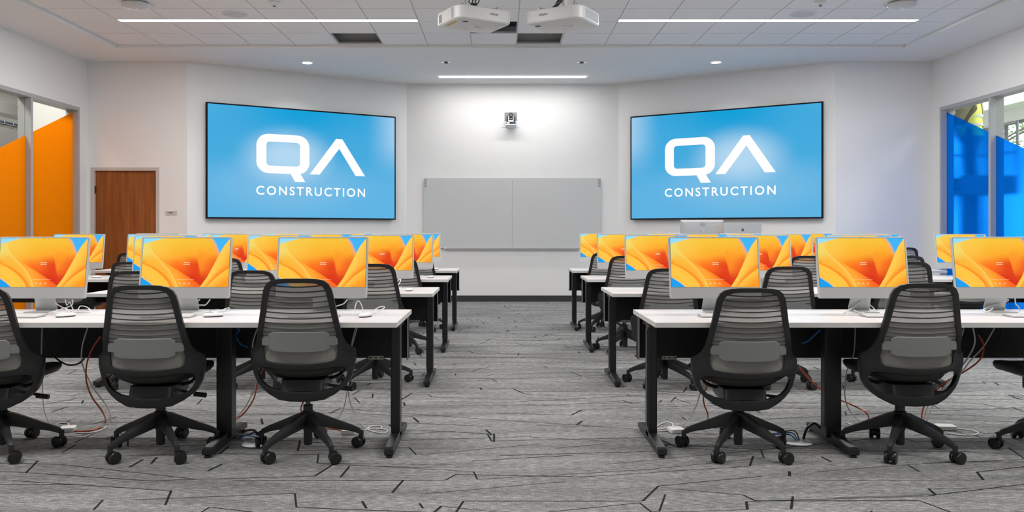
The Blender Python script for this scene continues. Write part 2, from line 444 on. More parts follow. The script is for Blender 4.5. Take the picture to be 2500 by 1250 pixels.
# windows: grey frames, clear panes, coloured film cut on a diagonal
def window(name, xi, sgn, fm, label):
    # xi = room face of wall, sgn = direction outward
    def X(d): return xi+sgn*d
    def bx(b, d0, d1, *r): a, c = sorted((X(d0), X(d1))); box(b, a, c, *r)
    b = B()
    pw, mw = 1.155, 0.048
    ys = []; ye = WY1-mw
    while ye > WY0+0.5:
        ys.append((ye-pw, ye)); ye -= pw+mw
    lo = ys[-1][0]-mw
    bx(b, -0.012, 0.17, WY1-mw, WY1, 0, WZ-0.05)
    for a, c in ys: bx(b, -0.006, 0.17, a-mw, a, 0.0, WZ-0.05)
    bx(b, -0.012, 0.17, lo, WY1, WZ-0.05, WZ); bx(b, -0.008, 0.17, lo, WY1, 0, 0.12)
    w_ = struct(name, b, M['frame']); w_['label'] = label
    if lo > WY0+0.01:
        b = B(); bx(b, 0, 0.17, WY0, lo, 0, WZ); obj('infill', b, M['wall'], w_)
    for a, c in ys:
        b = B(); bx(b, 0.072, 0.080, a, c, 0.12, WZ-0.05); obj('glass_pane', b, M['glass'], w_)
        zl = lambda y: 2.95-0.394*(12.09-y)
        za, zc = zl(a), zl(c)
        if zc < 0.2: continue
        b = B()
        ring = [(a, 0.12), (c, 0.12), (c, min(zc, WZ-0.05)), (a, max(0.13, za))]
        loft(b, [[Vector((X(dd), yy, zz)) for yy, zz in ring] for dd in (0.066, 0.069)])
        obj('tinted_film', b, fm, w_)
    return w_
window('window_1', XL, -1, M['film_o'], 'interior window with orange film, left wall')
window('window_2', XR, 1, M['film_b'], 'interior window with blue film, right wall')

# corridor behind the orange window
bm = B()
box(bm, -10.2, XL-0.17, 1, 22, -0.1, 0); struct('floor_corridor', bm, mat('corridor_floor', (0.45, 0.43, 0.40), 0.5))
bm = B(); box(bm, -10.2, XL-0.17, 1, 22, 4.3, 4.4); struct('ceiling_corridor', bm, M['corr'])
bm = B(); box(bm, -10.3, -10.2, 1, 22, 0, 4.3); box(bm, -10.2, XL-0.17, 0.9, 1, 0, 4.3); box(bm, -10.2, XL-0.17, 22, 22.1, 0, 4.3); struct('wall_corridor', bm, M['corr'])
bm = B(); box(bm, -7.80, XL-0.17, 13.4, 21.9, 0, 4.3); struct('wall_corridor_end', bm, M['corr'])
bm = B(); box(bm, -8.75, -8.45, 2, 21.5, 3.22, 3.42); tag(obj('air_duct', bm, M['white'], bevel=0.01), 'white rectangular duct beyond the orange window', 'duct')
bm = B(); tube(bm, [(-8.9, 2, 3.85), (-8.9, 21.5, 3.85)], 0.06, 12); tag(obj('pipe', bm, M['white'], smooth=True), 'white pipe under the corridor ceiling beyond the orange window', 'pipe')
tr = thing('cable_tray', 'wire cable tray with blue cables beyond the orange window', 'cable tray', (-8.05, 12, 2.93))
bm = B()
for dx in (-0.12, 0, 0.12): tube(bm, [(dx, -9, 0), (dx, 9, 0)], 0.006, 6)
for k in range(-36, 37): tube(bm, [(-0.12, k*0.25, 0.05), (-0.12, k*0.25, 0), (0.12, k*0.25, 0), (0.12, k*0.25, 0.05)], 0.004, 5, sub=1)
obj('tray', bm, M['chrome'], tr)
bm = B()
for k in range(5): tube(bm, [(-0.08+k*0.035+random.uniform(-.01, .01), -9+j*1.5, 0.02+random.uniform(0, 0.03)) for j in range(13)], 0.012, 6, sub=3)
obj('cable_bundle', bm, mat('navy_cable', (0.03, 0.07, 0.18), 0.5), tr)
bm = B()
for k in range(-3, 4): tube(bm, [(-0.12, k*2.4, 0), (-0.12, k*2.4, 1.3)], 0.004, 5); tube(bm, [(0.12, k*2.4, 0), (0.12, k*2.4, 1.3)], 0.004, 5)
obj('hanger', bm, M['chrome'], tr)

def ceiling_panel(x, y, z, sx, sy, power, col, label, group=None):
    t_ = thing('ceiling_light', label, 'light', (x, y, z), 0, group)
    b = B(); box(b, -sx/2-0.02, sx/2+0.02, -sy/2-0.02, sy/2+0.02, 0.0, 0.05); obj('housing', b, M['white'], t_)
    area_light('lamp', (0, 0, -0.004), sx, sy, power, col, t_)
    return t_
ceiling_panel(-7.3, 10.2, 4.24, 0.6, 5.0, POW['corridor'], (1.0, 0.96, 0.90), 'ceiling light in the corridor behind the orange window')
ceiling_panel(-9.3, 16.0, 4.24, 0.6, 5.0, POW['corridor']*0.15, (1.0, 0.96, 0.90), 'ceiling light deep in the corridor beyond the orange window')

# bright hall behind the blue window, glazed to the outside
HX = 11.2
hall = mat('hall_white', (0.80, 0.80, 0.78), 0.8)
bm = B(); box(bm, XR+0.17, HX+0.2, 1, 26, -0.1, 0); struct('floor_hall', bm, mat('hall_floor', (0.40, 0.40, 0.40), 0.4))
bm = B(); box(bm, XR+0.17, HX+0.2, 1, 26, 4.6, 4.7)
struct('ceiling_hall', bm, hall)
bm = B(); box(bm, XR+0.17, HX, 0.9, 1, 0, 4.6); box(bm, XR+0.17, HX, 26, 26.1, 0, 4.6)
box(bm, XR+0.17, XR+0.19, YC+0.14, 26, 0, 4.6)
box(bm, HX, HX+0.2, 1, 26, 0, 0.7); box(bm, HX, HX+0.2, 1, 26, 3.62, 4.6)
for k in range(9): box(bm, HX, HX+0.2, 1+k*3.1, 1.25+k*3.1, 0.7, 3.62)
struct('wall_hall', bm, hall)
w3 = B()
for k in range(26): box(w3, HX+0.06, HX+0.12, 1.2+k*0.96, 1.25+k*0.96, 0.7, 3.62)
box(w3, HX+0.06, HX+0.12, 1, 26, 0.7, 0.76); box(w3, HX+0.06, HX+0.12, 1, 26, 3.56, 3.62)
w3 = struct('window_3', w3, mat('exterior_mullion', (0.14, 0.14, 0.14), 0.4)); w3['label'] = 'exterior window of the hall beyond the blue window'
bm = B(); box(bm, HX+0.085, HX+0.092, 1, 26, 0.72, 3.6); obj('glass_pane', bm, M['glass'], w3)
bm = B(); box(bm, 10.2, 10.75, 2, 25.5, 3.75, 4.05); tag(obj('air_duct', bm, M['white'], bevel=0.02), 'white rectangular duct under the hall ceiling beyond the blue window', 'duct')
for k in range(4):
    ceiling_panel(8.8, 7.0+k*4.6, 4.5, 1.2, 1.8, POW['atrium']/4, (1.0, 0.99, 0.97), '%s ceiling light of the hall behind the blue window' % ('nearest', 'second', 'third', 'farthest')[k], 'hall ceiling lights')

# outdoors behind the hall: lawn and two trees
bm = B(); box(bm, HX+0.2, 45, -5, 45, -0.25, -0.15); struct('ground_outside', bm, mat('lawn', (0.10, 0.16, 0.05), 0.9, noise=0.4, nscale=8))
bark = mat('bark', (0.16, 0.12, 0.09), 0.9, noise=0.3); leaf = mat('leaf_green', (0.16, 0.26, 0.06), 0.6, noise=0.5, nscale=3)
def tree(x, y, label, seed):
    r_ = random.Random(seed)
    t_ = thing('tree', label, 'tree', (x, y, -0.15))
    b = B(); tube(b, [(0, 0, 0), (0.1, 0.05, 1.5), (0.0, 0.1, 3.2), (0.1, 0, 5)], 0.13, 10)
    tips = []
    for k in range(16):
        a = r_.uniform(0, 2*PI); z = r_.uniform(1.4, 4.6); L = r_.uniform(1.0, 2.2)
        e = Vector((L*math.cos(a), L*math.sin(a), z+L*0.55)); tips.append(e)
        tube(b, [(0.05, 0.05, z), e*0.5+Vector((0, 0, z*0.5+0.1)), e], 0.03, 6, sub=3)
    obj('trunk', b, bark, t_, smooth=True)
    b = B()
    for e in tips:
        for k in range(260):
            c = e+Vector((r_.gauss(0, 0.5), r_.gauss(0, 0.5), r_.gauss(0, 0.4)))
            u = Vector((r_.gauss(0, 1), r_.gauss(0, 1), r_.gauss(0, 1))).normalized()*0.06; v = u.orthogonal().normalized()*0.035
            b.faces.new([b.verts.new(c+q) for q in (-u, v, u, -v)])
    obj('foliage', b, leaf, t_)
tree(15.0, 20.5, 'leafy green tree outside, seen above the blue film', 1)
tree(16.0, 27.5, 'farther leafy tree outside the hall beyond the blue film', 2)
tree(15.2, 13.5, 'leafy tree outside, nearer one beyond the blue film', 5)

# ------------------------------------------------------------------ lamps in the ceiling
def linear(name, xa, xb, ya, yb, z, power, label, group=None, shallow=False):
    cx, cy = (xa+xb)/2, (ya+yb)/2
    t_ = thing('linear_light', label, 'light', (cx, cy, z), 0, group)
    sx, sy = (xb-xa), (yb-ya)
    b = B(); e = 0.008
    box(b, -sx/2, sx/2, -sy/2, -sy/2+e, -0.002, 0.06); box(b, -sx/2, sx/2, sy/2-e, sy/2, -0.002, 0.06)
    box(b, -sx/2, -sx/2+e, -sy/2+e, sy/2-e, -0.002, 0.06); box(b, sx/2-e, sx/2, -sy/2+e, sy/2-e, -0.002, 0.06)
    box(b, -sx/2, sx/2, -sy/2, sy/2, 0.06, 0.075)
    if shallow:
        b.free(); b = B(); box(b, -sx/2, sx/2, -sy/2, sy/2, 0.0125, 0.0163)
    obj('housing', b, M['white'], t_)
    b = B(); box(b, -sx/2+e, sx/2-e, -sy/2+e, sy/2-e, 0.002, 0.012); obj('diffuser', b, M['glow'], t_)
    area_light('lamp', (0, 0, -0.004), sx-0.02, sy-0.02, power, (1.0, 0.985, 0.96), t_)
    return t_
linear('l', *LAMPX[0], LIN_Y0, LIN_Y1, ZT, POW['row'], 'long linear ceiling light, left of the projectors')
linear('r', *LAMPX[1], LIN_Y0, LIN_Y1, ZT, POW['row'], 'long linear ceiling light, right of the projectors')
linear('s', (1071-CX)*13.57/F, (1432-CX)*13.57/F, 13.52, 13.64, ZS-0.0165, POW['strip'], 'short linear light in the soffit above the whiteboard', shallow=True)
for k, yv in enumerate((6.5, 3.3)):       # the same lamps continue over the rows nearer the camera
    for j, (a, b_) in enumerate(LAMPX):
        linear('n', a, b_, yv-0.06, yv+0.06, ZT-0.10, POW['row'], 'linear ceiling light above the %s, %s side' % (('second table row', 'front table row')[k], ('left', 'right')[j]), 'linear lights nearer the camera')
chr_ = mat('reflector', (0.75, 0.75, 0.75), 0.12, metal=1.0)
def downlight(px, py, lit, label):
    Y = (ZS-CH)*F/(CY-py); p = at(px, py, Y)
    t_ = thing('downlight', label, 'light', (p.x, p.y, ZS), 0)
    b = B(); r = 0.088
    rings = [circle(0, 0, z, q, 28) for q, z in ((r, -0.001), (r, -0.006), (r-0.012, -0.007), (r-0.018, -0.001))]
    loft(b, rings, 0, cap=False); obj('trim_ring', b, M['white'], t_, smooth=True)
    b = B()
    if lit:
        lathe(b, [(r-0.014, -0.0025), (r-0.014, -0.0045)], 28); obj('lens', b, M['glow'], t_)
        d = bpy.data.lights.new('lamp', 'AREA'); d.shape = 'DISK'; d.size = 0.14; d.energy = POW['down']; d.color = (0.96, 0.98, 1.0); d.spread = 2.2
        o = bpy.data.objects.new('lamp', d); C.objects.link(o); o.parent = t_; o.location = (0, 0, -0.008)
    else:
        # shallow faceted reflector dish and its unlit bulb
        n = 28
        rg = [[Vector((q*math.cos(2*PI*i/n), q*math.sin(2*PI*i/n), z)) for i in range(n)] for q, z in ((r-0.014, -0.003), (0.050, -0.0015), (0.025, -0.001))]
        loft(b, rg, 0); obj('reflector', b, chr_, t_)
        b = B(); box(b, -0.028, -0.008, -0.05, 0.05, -0.012, -0.004); box(b, 0.012, 0.030, -0.05, 0.05, -0.012, -0.004); lathe(b, [(0.010, -0.004), (0.010, -0.016), (0.004, -0.02)], 12)
        obj('bulb', b, M['dark'], t_)
downlight(750, 153, True, 'lit round downlight in the soffit above the left wall display')
downlight(1748, 152, True, 'lit round downlight in the soffit above the right wall display')
downlight(1089, 152, False, 'unlit downlight in the soffit, above the left end of the short linear light')
downlight(1420, 152, False, 'unlit downlight in the soffit, above the right end of the short linear light')

def on_ceiling(px, py):
    Y = (ZT-CH)*F/(CY-py); return at(px, py, Y)
for px, lab in ((573, 'left'), (1960, 'right')):
    p = on_ceiling(px, 34); b = B(); R = 0.157
    lathe(b, [(R, 0.0), (R, -0.006), (R-0.012, -0.009), (R-0.02, -0.006)], 40)
    t_ = thing('ceiling_speaker', 'round flush ceiling speaker above the %s linear light' % lab, 'speaker', (p.x, p.y, ZT))
    obj('rim', b, M['white'], t_, smooth=True)
    b = B(); lathe(b, [(R-0.014, -0.0062), (R-0.03, -0.0085), (0.02, -0.0095)], 40); obj('grille', b, mat('speaker_grille', (0.62, 0.62, 0.62), 0.8, noise=0.3, nscale=700), t_, smooth=True)
for px, py, lab in ((333, 6, 'left'), (2202, 5, 'right')):
    p = on_ceiling(px, py)
    t_ = thing('wireless_access_point', 'round white wireless access point on the ceiling, %s side' % lab, 'access point', (p.x, p.y, ZT))
    b = B(); lathe(b, [(0.10, 0.0), (0.10, -0.012), (0.145, -0.016), (0.155, -0.03), (0.145, -0.05), (0.11, -0.062), (0.05, -0.066)], 40); obj('housing', b, M['offwhite'], t_, smooth=True)
    b = B(); lathe(b, [(0.004, -0.0665), (0.004, -0.0685)], 10); obj('status_light', b, emit_mat('led_blue', (0.35, 0.55, 1.0), 2.5), t_)
    s = 1 if px < 1222 else -1
    b = B(); box(b, -0.05, 0.03, -0.06, -0.03, -0.012, -0.0005); obj('bracket', b, M['dark'], t_)
    b = B(); tube(b, [(s*0.03, -0.05, -0.004), (s*0.09, -0.04, -0.03), (s*0.15, 0.03, -0.045), (s*0.17, 0.07, -0.012)], 0.006, 6); obj('cord', b, M['cable_w'], t_)
for px, py, lab in ((670, 4, 'left'), (2003, 3, 'right')):
    p = on_ceiling(px, py)
    t_ = thing('smoke_detector', 'small white smoke detector on the ceiling, %s side' % lab, 'smoke detector', (p.x, p.y, ZT))
    b = B(); lathe(b, [(0.062, 0.0), (0.062, -0.018), (0.05, -0.03), (0.03, -0.036), (0.026, -0.05)], 28); obj('housing', b, M['white'], t_, smooth=True)
    b = B(); lathe(b, [(0.018, -0.0505), (0.014, -0.056)], 16); obj('sensor', b, M['dark'], t_)

# ------------------------------------------------------------------ projectors
def projector(cx, cy, ang, mir, label):
    t_ = thing('projector', label, 'projector', (cx, cy, 3.147), ang)
    W, D, H = 0.56, 0.445, 0.128
    def ring(i, z):
        # big radius on the near outer corner, smaller on the others
        out = []
        for sx, sy, a0, r in ((1, 1, 0, 0.05), (-1, 1, PI/2, 0.05), (-1, -1, PI, 0.10 if mir > 0 else 0.035), (1, -1, 3*PI/2, 0.035 if mir > 0 else 0.10)):
            r = max(0.012, r)
            X_, Y_ = sx*(W/2-i), sy*(D/2-i)
            for k in range(7):
                a = a0+PI/2*k/6
                out.append(Vector((X_-sx*r+r*math.cos(a), Y_-sy*r+r*math.sin(a), z)))
        return out
    b = B(); loft(b, [ring(0.028, -0.004), ring(0.010, 0.002), ring(0.0, 0.014), ring(0.0, H-0.01), ring(0.008, H)])
    obj('housing', b, mat('projector_white', (0.66, 0.66, 0.66), 0.35), t_, smooth=True, ang=28)
    s = -mir           # side of the vents
    fy = -D/2
    # side vent
    b = B(); xx = s*(W/2)
    if mir > 0:
        for k in range(12):
            for j in range(4): box(b, xx-0.001, xx+0.0012, fy+0.085+j*0.012, fy+0.093+j*0.012, 0.02+k*0.008, 0.0245+k*0.008)
        vg = mat('vent_grey', (0.30, 0.30, 0.30), 0.6)
        obj('vent', b, vg, t_); b = B(); box(b, xx-0.001, xx+0.0012, D/2-0.12, D/2-0.06, 0.022, H-0.03); obj('side_inlet', b, vg, t_)
    else:
        box(b, xx-0.001, xx+0.002, -0.12, 0.165, 0.028, H-0.022); obj('filter_cover', b, mat('filter_blue_grey', (0.42, 0.45, 0.50), 0.5), t_)
    # lens at the far side
    b = B(); Mx = Matrix.Translation((-s*0.1, D/2-0.002, H/2)) @ Matrix.Rotation(-PI/2, 4, 'X')
    lathe(b, [(0.05, 0), (0.05, 0.03), (0.042, 0.035), (0.036, 0.02)], 28, M=Mx); obj('lens', b, M['dark'], t_, smooth=True)
    # underside details
    b = B(); b.free(); sg = mat('seam_grey', (0.35, 0.35, 0.35), 0.6)
    for q in ((0.0, 0.11, -0.02, -0.017), (-0.05, 0.0, 0.09, 0.094), (0.02, 0.10, 0.02, 0.0225)):
        b = B(); box(b, *q, -0.0055, -0.003); obj('seam', b, sg, t_)
    b = B(); xf = s*0.155 if mir > 0 else -0.2
    box(b, xf-0.025, xf+0.025, -0.152, -0.118, -0.008, -0.003); obj('foot_latch', b, M['dark'], t_, bevel=0.003)
    if mir > 0:
        b = B(); box(b, -0.247, -0.215, -0.10, 0.09, -0.0052, 0.001); obj('warning_label', b, M['orangetag'], t_)
    # maker's name on the near face
    me = text_mesh('EPSON', 0.024, 1.0, bold=0.0006); me.materials.append(M['ink'])
    o = bpy.data.objects.new('lettering', me); C.objects.link(o); o.parent = t_
    o.location = (0.10*mir, fy-0.0012, H*0.56); o.rotation_euler = (PI/2, 0, 0); o.scale = (1.15, 1, 1)
    # mount: plate, arms, pole to the ceiling
    b = B(); box(b, -0.11, 0.11, -0.05, 0.09, H+0.03, H+0.036)
    for sx in (-1, 1):
        for sy in (-1, 1):
            tube(b, [(sx*0.07, 0.02+sy*0.04, H+0.034), (sx*0.19, 0.02+sy*0.15, H+0.028)], 0.010, 8, sub=1)
            lathe(b, [(0.016, H), (0.016, H+0.04)], 10, M=Matrix.Translation((sx*0.19, 0.02+sy*0.15, 0)))
    obj('mount', b, mat('mount_grey', (0.35, 0.35, 0.36), 0.35, metal=0.7), t_)
    b = B(); lathe(b, [(0.024, H+0.03), (0.024, ZT-3.147)], 20, M=Matrix.Translation((0, 0.02, 0)))
    lathe(b, [(0.06, ZT-3.147-0.012), (0.06, ZT-3.147)], 24, M=Matrix.Translation((0, 0.02, 0))); obj('pole', b, M['white'], t_, smooth=True)
    b = B()
    for k in range(4):
        q = k*0.014
        tube(b, [(0.03+q, -0.01, ZT-3.15), (0.035+q, -0.03, H+0.25), (0.02-q*2, -0.07+q, H+0.09), (-0.05+q, -0.09, H+0.05), (-0.11-q, -0.05, H+0.03)], 0.0055, 6)
    obj('cord', b, M['cable_k'], t_)
    return t_
projector(-0.2545, 7.79, math.radians(29.7), 1, 'white ceiling projector on the left, yellow label underneath')
projector(0.592, 7.79, math.radians(-29.7), -1, 'white ceiling projector on the right, grey filter panel on its side')

# ------------------------------------------------------------------ wall displays
def grid_picture(name, w_, h_, nx, ny, fn, parent, m, y=0.0):
    # vertical picture plane in local X (0..w), Z (0..h), with a colour attribute
    u = np.linspace(0, 1, nx+1); v = np.linspace(0, 1, ny+1)
    U, V = np.meshgrid(u, v); col = fn(U, V)
    verts = np.stack([U.ravel()*w_, np.full(U.size, y), V.ravel()*h_], 1)
    idx = np.arange(U.size).reshape(U.shape)
    faces = np.stack([idx[:-1, :-1].ravel(), idx[:-1, 1:].ravel(), idx[1:, 1:].ravel(), idx[1:, :-1].ravel()], 1)
    me = bpy.data.meshes.new(name); me.from_pydata(verts.tolist(), [], faces.tolist())
    ca = me.color_attributes.new('picture', 'FLOAT_COLOR', 'POINT')
    c4 = np.ones((U.size, 4), dtype=np.float32); c4[:, :3] = col.reshape(-1, 3)
    ca.data.foreach_set('color', c4.ravel()); me.materials.append(m)
    o = bpy.data.objects.new(name, me); C.objects.link(o)
    if parent: o.parent = parent
    return o
def lin(c):
    c = np.asarray(c, float)/255.0
    return np.where(c <= 0.04045, c/12.92, ((c+0.055)/1.055)**2.4)
def ss(e0, e1, x):
    t = np.clip((x-e0)/(e1-e0), 0, 1); return t*t*(3-2*t)
def mixc(c, col, m): return c*(1-m[..., None])+np.asarray(col)*m[..., None]

def sky_picture(side):
    def fn(U, V):
        top = lin((0, 158, 217)); mid = lin((62, 168, 220)); bot = lin((92, 178, 226)); pale = lin((176, 214, 240)); low = lin((122, 188, 228))
        c = mixc(np.ones(U.shape+(3,))*bot, mid, ss(0.25, 0.62, V)); c = mixc(c, top, ss(0.62, 0.98, V)*np.exp(-((U-0.52)/0.42)**2))
        m = U if side < 0 else 1-U
        bx = 0.40 if side < 0 else 0.60
        d2 = np.sqrt(((U-bx)/0.5)**2+((V-0.30)/0.34)**2); c = mixc(c, low, ss(1.1, 0.2, d2)*0.8)
        d = np.sqrt(((U-bx)/0.29)**2+((V-0.56)/0.32)**2)
        c = mixc(c, pale, ss(1.05, 0.15, d))
        c = mixc(c, pale, ss(0.82, 1.05, m)*ss(0.35, 0.8, V)*0.8)
        return c
    return fn
def wall_display(A, Bp, pl, pr, side, label):
    # find where the picture edges fall on the angled wall
    def hit(px):
        k = (px-CX)/F; dx, dy = Bp[0]-A[0], Bp[1]-A[1]
        t = (k*A[1]-A[0])/(dx-k*dy); return Vector((A[0]+dx*t, A[1]+dy*t, 0))
    L, R = hit(pl), hit(pr)
    d = (R-L); W = d.length; ang = math.atan2(d.y, d.x)
    n_ = Vector((math.sin(ang), -math.cos(ang), 0))
    if n_.y > 0: n_ = -n_
    z0, z1 = 1.407, 3.158; H = z1-z0
    t_ = thing('wall_display', label, 'display', (L.x+n_.x*0.001, L.y+n_.y*0.001, z0), ang)
    dep = 0.085
    b = B(); box(b, 0.06, W-0.06, -dep*0.5, 0.0, 0.06, H-0.06); obj('wall_mount', b, M['dark'], t_)
    b = B(); box(b, 0, W, -dep, -dep*0.5, 0, H); obj('bezel', b, mat('bezel_black', (0.006, 0.006, 0.006), 0.7, spec=0.15), t_, bevel=0.003)
    bz = 0.022
    s_ = grid_picture('screen', W-2*bz, H-2*bz, 96, 54, sky_picture(side), t_, M['picture']); s_.location = (bz, -dep-0.0012, bz)
    # lettering, laid out in picture units (0..1 across, 0..1 up)
    PW, PH = W-2*bz, H-2*bz
    b = B(); yy = -dep-0.004
    x0 = 0.2375 if side < 0 else 0.195
    off = x0-0.2375; sx_ = 1.0
    def P(u, v): return Vector((bz+(u+off)*PW, yy, bz+v*PH))
    def poly(pts): b.faces.new([b.verts.new(P(*q)) for q in pts])
    # Q: ring between two rounded rectangles, and its tail
    def rr2(u0, u1, v0, v1, ru, rv, n=8):
        out = []
        for cu, cv, a in ((u1-ru, v1-rv, 0), (u0+ru, v1-rv, PI/2), (u0+ru, v0+rv, PI), (u1-ru, v0+rv, 3*PI/2)):
            for i in range(n+1):
                t = a+PI/2*i/n; out.append((cu+ru*math.cos(t), cv+rv*math.sin(t)))
        return out
    o_ = rr2(0.2375, 0.5135, 0.405, 0.765, 0.062, 0.105); i_ = rr2(0.2885, 0.463, 0.475, 0.695, 0.018, 0.03)
    vo = [b.verts.new(P(*q)) for q in o_]; vi = [b.verts.new(P(*q)) for q in i_]
    for i in range(len(vo)): j = (i+1) % len(vo); b.faces.new((vo[i], vo[j], vi[j], vi[i]))
    poly([(0.413, 0.41), (0.463, 0.415), (0.492, 0.332), (0.437, 0.332)])
    # the open A
    poly([(0.515, 0.408), (0.569, 0.408), (0.6775, 0.662), (0.6775, 0.755), (0.660, 0.755)])
    poly([(0.6775, 0.662), (0.770, 0.408), (0.825, 0.408), (0.695, 0.755), (0.6775, 0.755)])
    obj('logo', b, M['whiteglow'], t_)
    # word in spaced capitals
    wd = bpy.data.objects
    me = text_mesh('CONSTRUCTION', 0.165, 1.30, bold=0.0028); me.materials.append(M['whiteglow'])
    o = wd.new('lettering', me); C.objects.link(o); o.parent = t_
    ww = max(v.co.x for v in me.vertices)-min(v.co.x for v in me.vertices)
    o.rotation_euler = (PI/2, 0, 0); s = 0.5875*PW/ww; o.scale = (s, s, 1)
    o.location = P(0.2375+0.294, 0.242)
    return t_
tv1 = wall_display((JL, YB), (OL, YC), 500, 961, -1, 'large black-framed wall display on the left angled wall, blue picture with white logo')
tv2 = wall_display((JR, YB), (OR, YC), 1544, 2012, 1, 'large black-framed wall display on the right angled wall, blue picture with white logo')

# ------------------------------------------------------------------ whiteboard
KB = (YB-0.03)/F
bx0, bx1 = (1035-CX)*KB, (1467-CX)*KB; bz0, bz1 = CH+(CY-606)*KB, CH+(CY-435)*KB; bj = (1251-CX)*KB
t_ = thing('whiteboard', 'wide two-panel glass whiteboard on the back wall', 'whiteboard', ((bx0+bx1)/2, YB, bz0))
ox = (bx0+bx1)/2; hh = bz1-bz0
for a, c in ((bx0, bj-0.0015), (bj+0.0015, bx1)):
    b = B(); box(b, a-ox, c-ox, -0.036, -0.028, 0, hh); obj('glass_panel', b, M['board'], t_)
b = B(); box(b, bx0-ox+0.02, bx1-ox-0.02, -0.028, -0.002, 0.02, hh-0.02); obj('backing', b, M['offwhite'], t_)
b = B(); box(b, (1083-CX)*KB-ox, (1415-CX)*KB-ox, -0.075, -0.037, -0.012, -0.004); obj('pen_tray', b, mat('tray_grey', (0.45, 0.45, 0.45), 0.4), t_)
b = B(); lathe(b, [(0.018, 0), (0.014, 0.02)], 14, M=Matrix.Translation(((1086-CX)*KB-ox, -0.055, -0.004)))
obj('cap', b, M['white'], t_)
for x in (bx0-ox+0.03, bx1-ox-0.03):
    for k in range(3):
        b = B(); box(b, x-0.018, x+0.018, -0.046, -0.0365, hh-0.045-k*0.05, hh-0.012-k*0.05); obj('magnet', b, mat('magnet_grey', (0.33, 0.33, 0.33), 0.4), t_, bevel=0.002)

# ------------------------------------------------------------------ conference camera on its wall shelf
KB = YB/F
p = at(1247, 308, YB)
t_ = thing('conference_camera', 'small black and white pan-tilt camera on a wall shelf above the whiteboard', 'camera', (p.x, YB, p.z))
b = B(); box(b, -0.105, 0.105, -0.012, 0, 0.10, 0.235); obj('wall_plate', b, mat('brushed_plate', (0.36, 0.36, 0.36), 0.35, metal=0.6, noise=0.3, nscale=90), t_)
b = B(); loft(b, [rrect(-0.10, 0.10, -0.19, 0, 0.03, z) for z in (0.0, 0.012)]); tube(b, [(-0.16, -0.004, -0.02), (0.155, -0.004, -0.02)], 0.003, 6)
loft(b, [rrect(-0.085, 0.085, -0.13, 0, 0.03, 0.0), rrect(-0.04, 0.04, -0.05, 0, 0.015, -0.035)]); obj('shelf', b, M['white'], t_, smooth=True)
b = B(); loft(b, [rrect(-0.083, 0.083, -0.165, -0.03, 0.02, z) for z in (0.012, 0.055)]); obj('base', b, M['dark'], t_, smooth=True)
b = B(); box(b, -0.07, 0.07, -0.06, -0.03, 0.055, 0.165); obj('rear_body', b, M['dark'], t_, bevel=0.01)
b = B(); 
for s in (-1, 1): box(b, s*0.04-0.007, s*0.04+0.007, -0.13, -0.07, 0.075, 0.15)
loft(b, [rrect(-0.047, 0.047, -0.13, -0.065, 0.015, z) for z in (0.056, 0.085)]); obj('yoke', b, M['white'], t_, bevel=0.003)
b = B(); lathe(b, [(0.002, -0.05), (0.03, -0.045), (0.036, -0.02), (0.036, 0.03), (0.030, 0.04)], 24, M=Matrix.Translation((0, -0.10, 0.125)) @ Matrix.Rotation(PI/2, 4, 'X')); hd = obj('head', b, M['dark'], t_, smooth=True)
b = B(); lathe(b, [(0.022, 0), (0.022, 0.006), (0.014, 0.002)], 20, M=Matrix.Translation((0, -0.1405, 0.125)) @ Matrix.Rotation(PI/2, 4, 'X')); obj('lens', b, mat('lens_glass', (0.02, 0.02, 0.03), 0.05, coat=1.0), hd, smooth=True)
b = B(); box(b, -0.075, -0.022, -0.1665, -0.165, 0.022, 0.046); obj('badge', b, M['white'], t_)
b = B(); lathe(b, [(0.013, 0), (0.013, 0.003)], 14, M=Matrix.Translation((0.047, -0.165, 0.034)) @ Matrix.Rotation(PI/2, 4, 'X')); obj('status_light', b, emit_mat('led_cam', (0.02, 0.2, 1.0), 1.3), t_)
b = B(); tube(b, [(-0.03, -0.03, 0.15), (-0.03, -0.035, 0.20), (0, -0.04, 0.225), (0.03, -0.035, 0.20), (0.03, -0.03, 0.15)], 0.006, 8); obj('cord', b, M['dark'], t_)

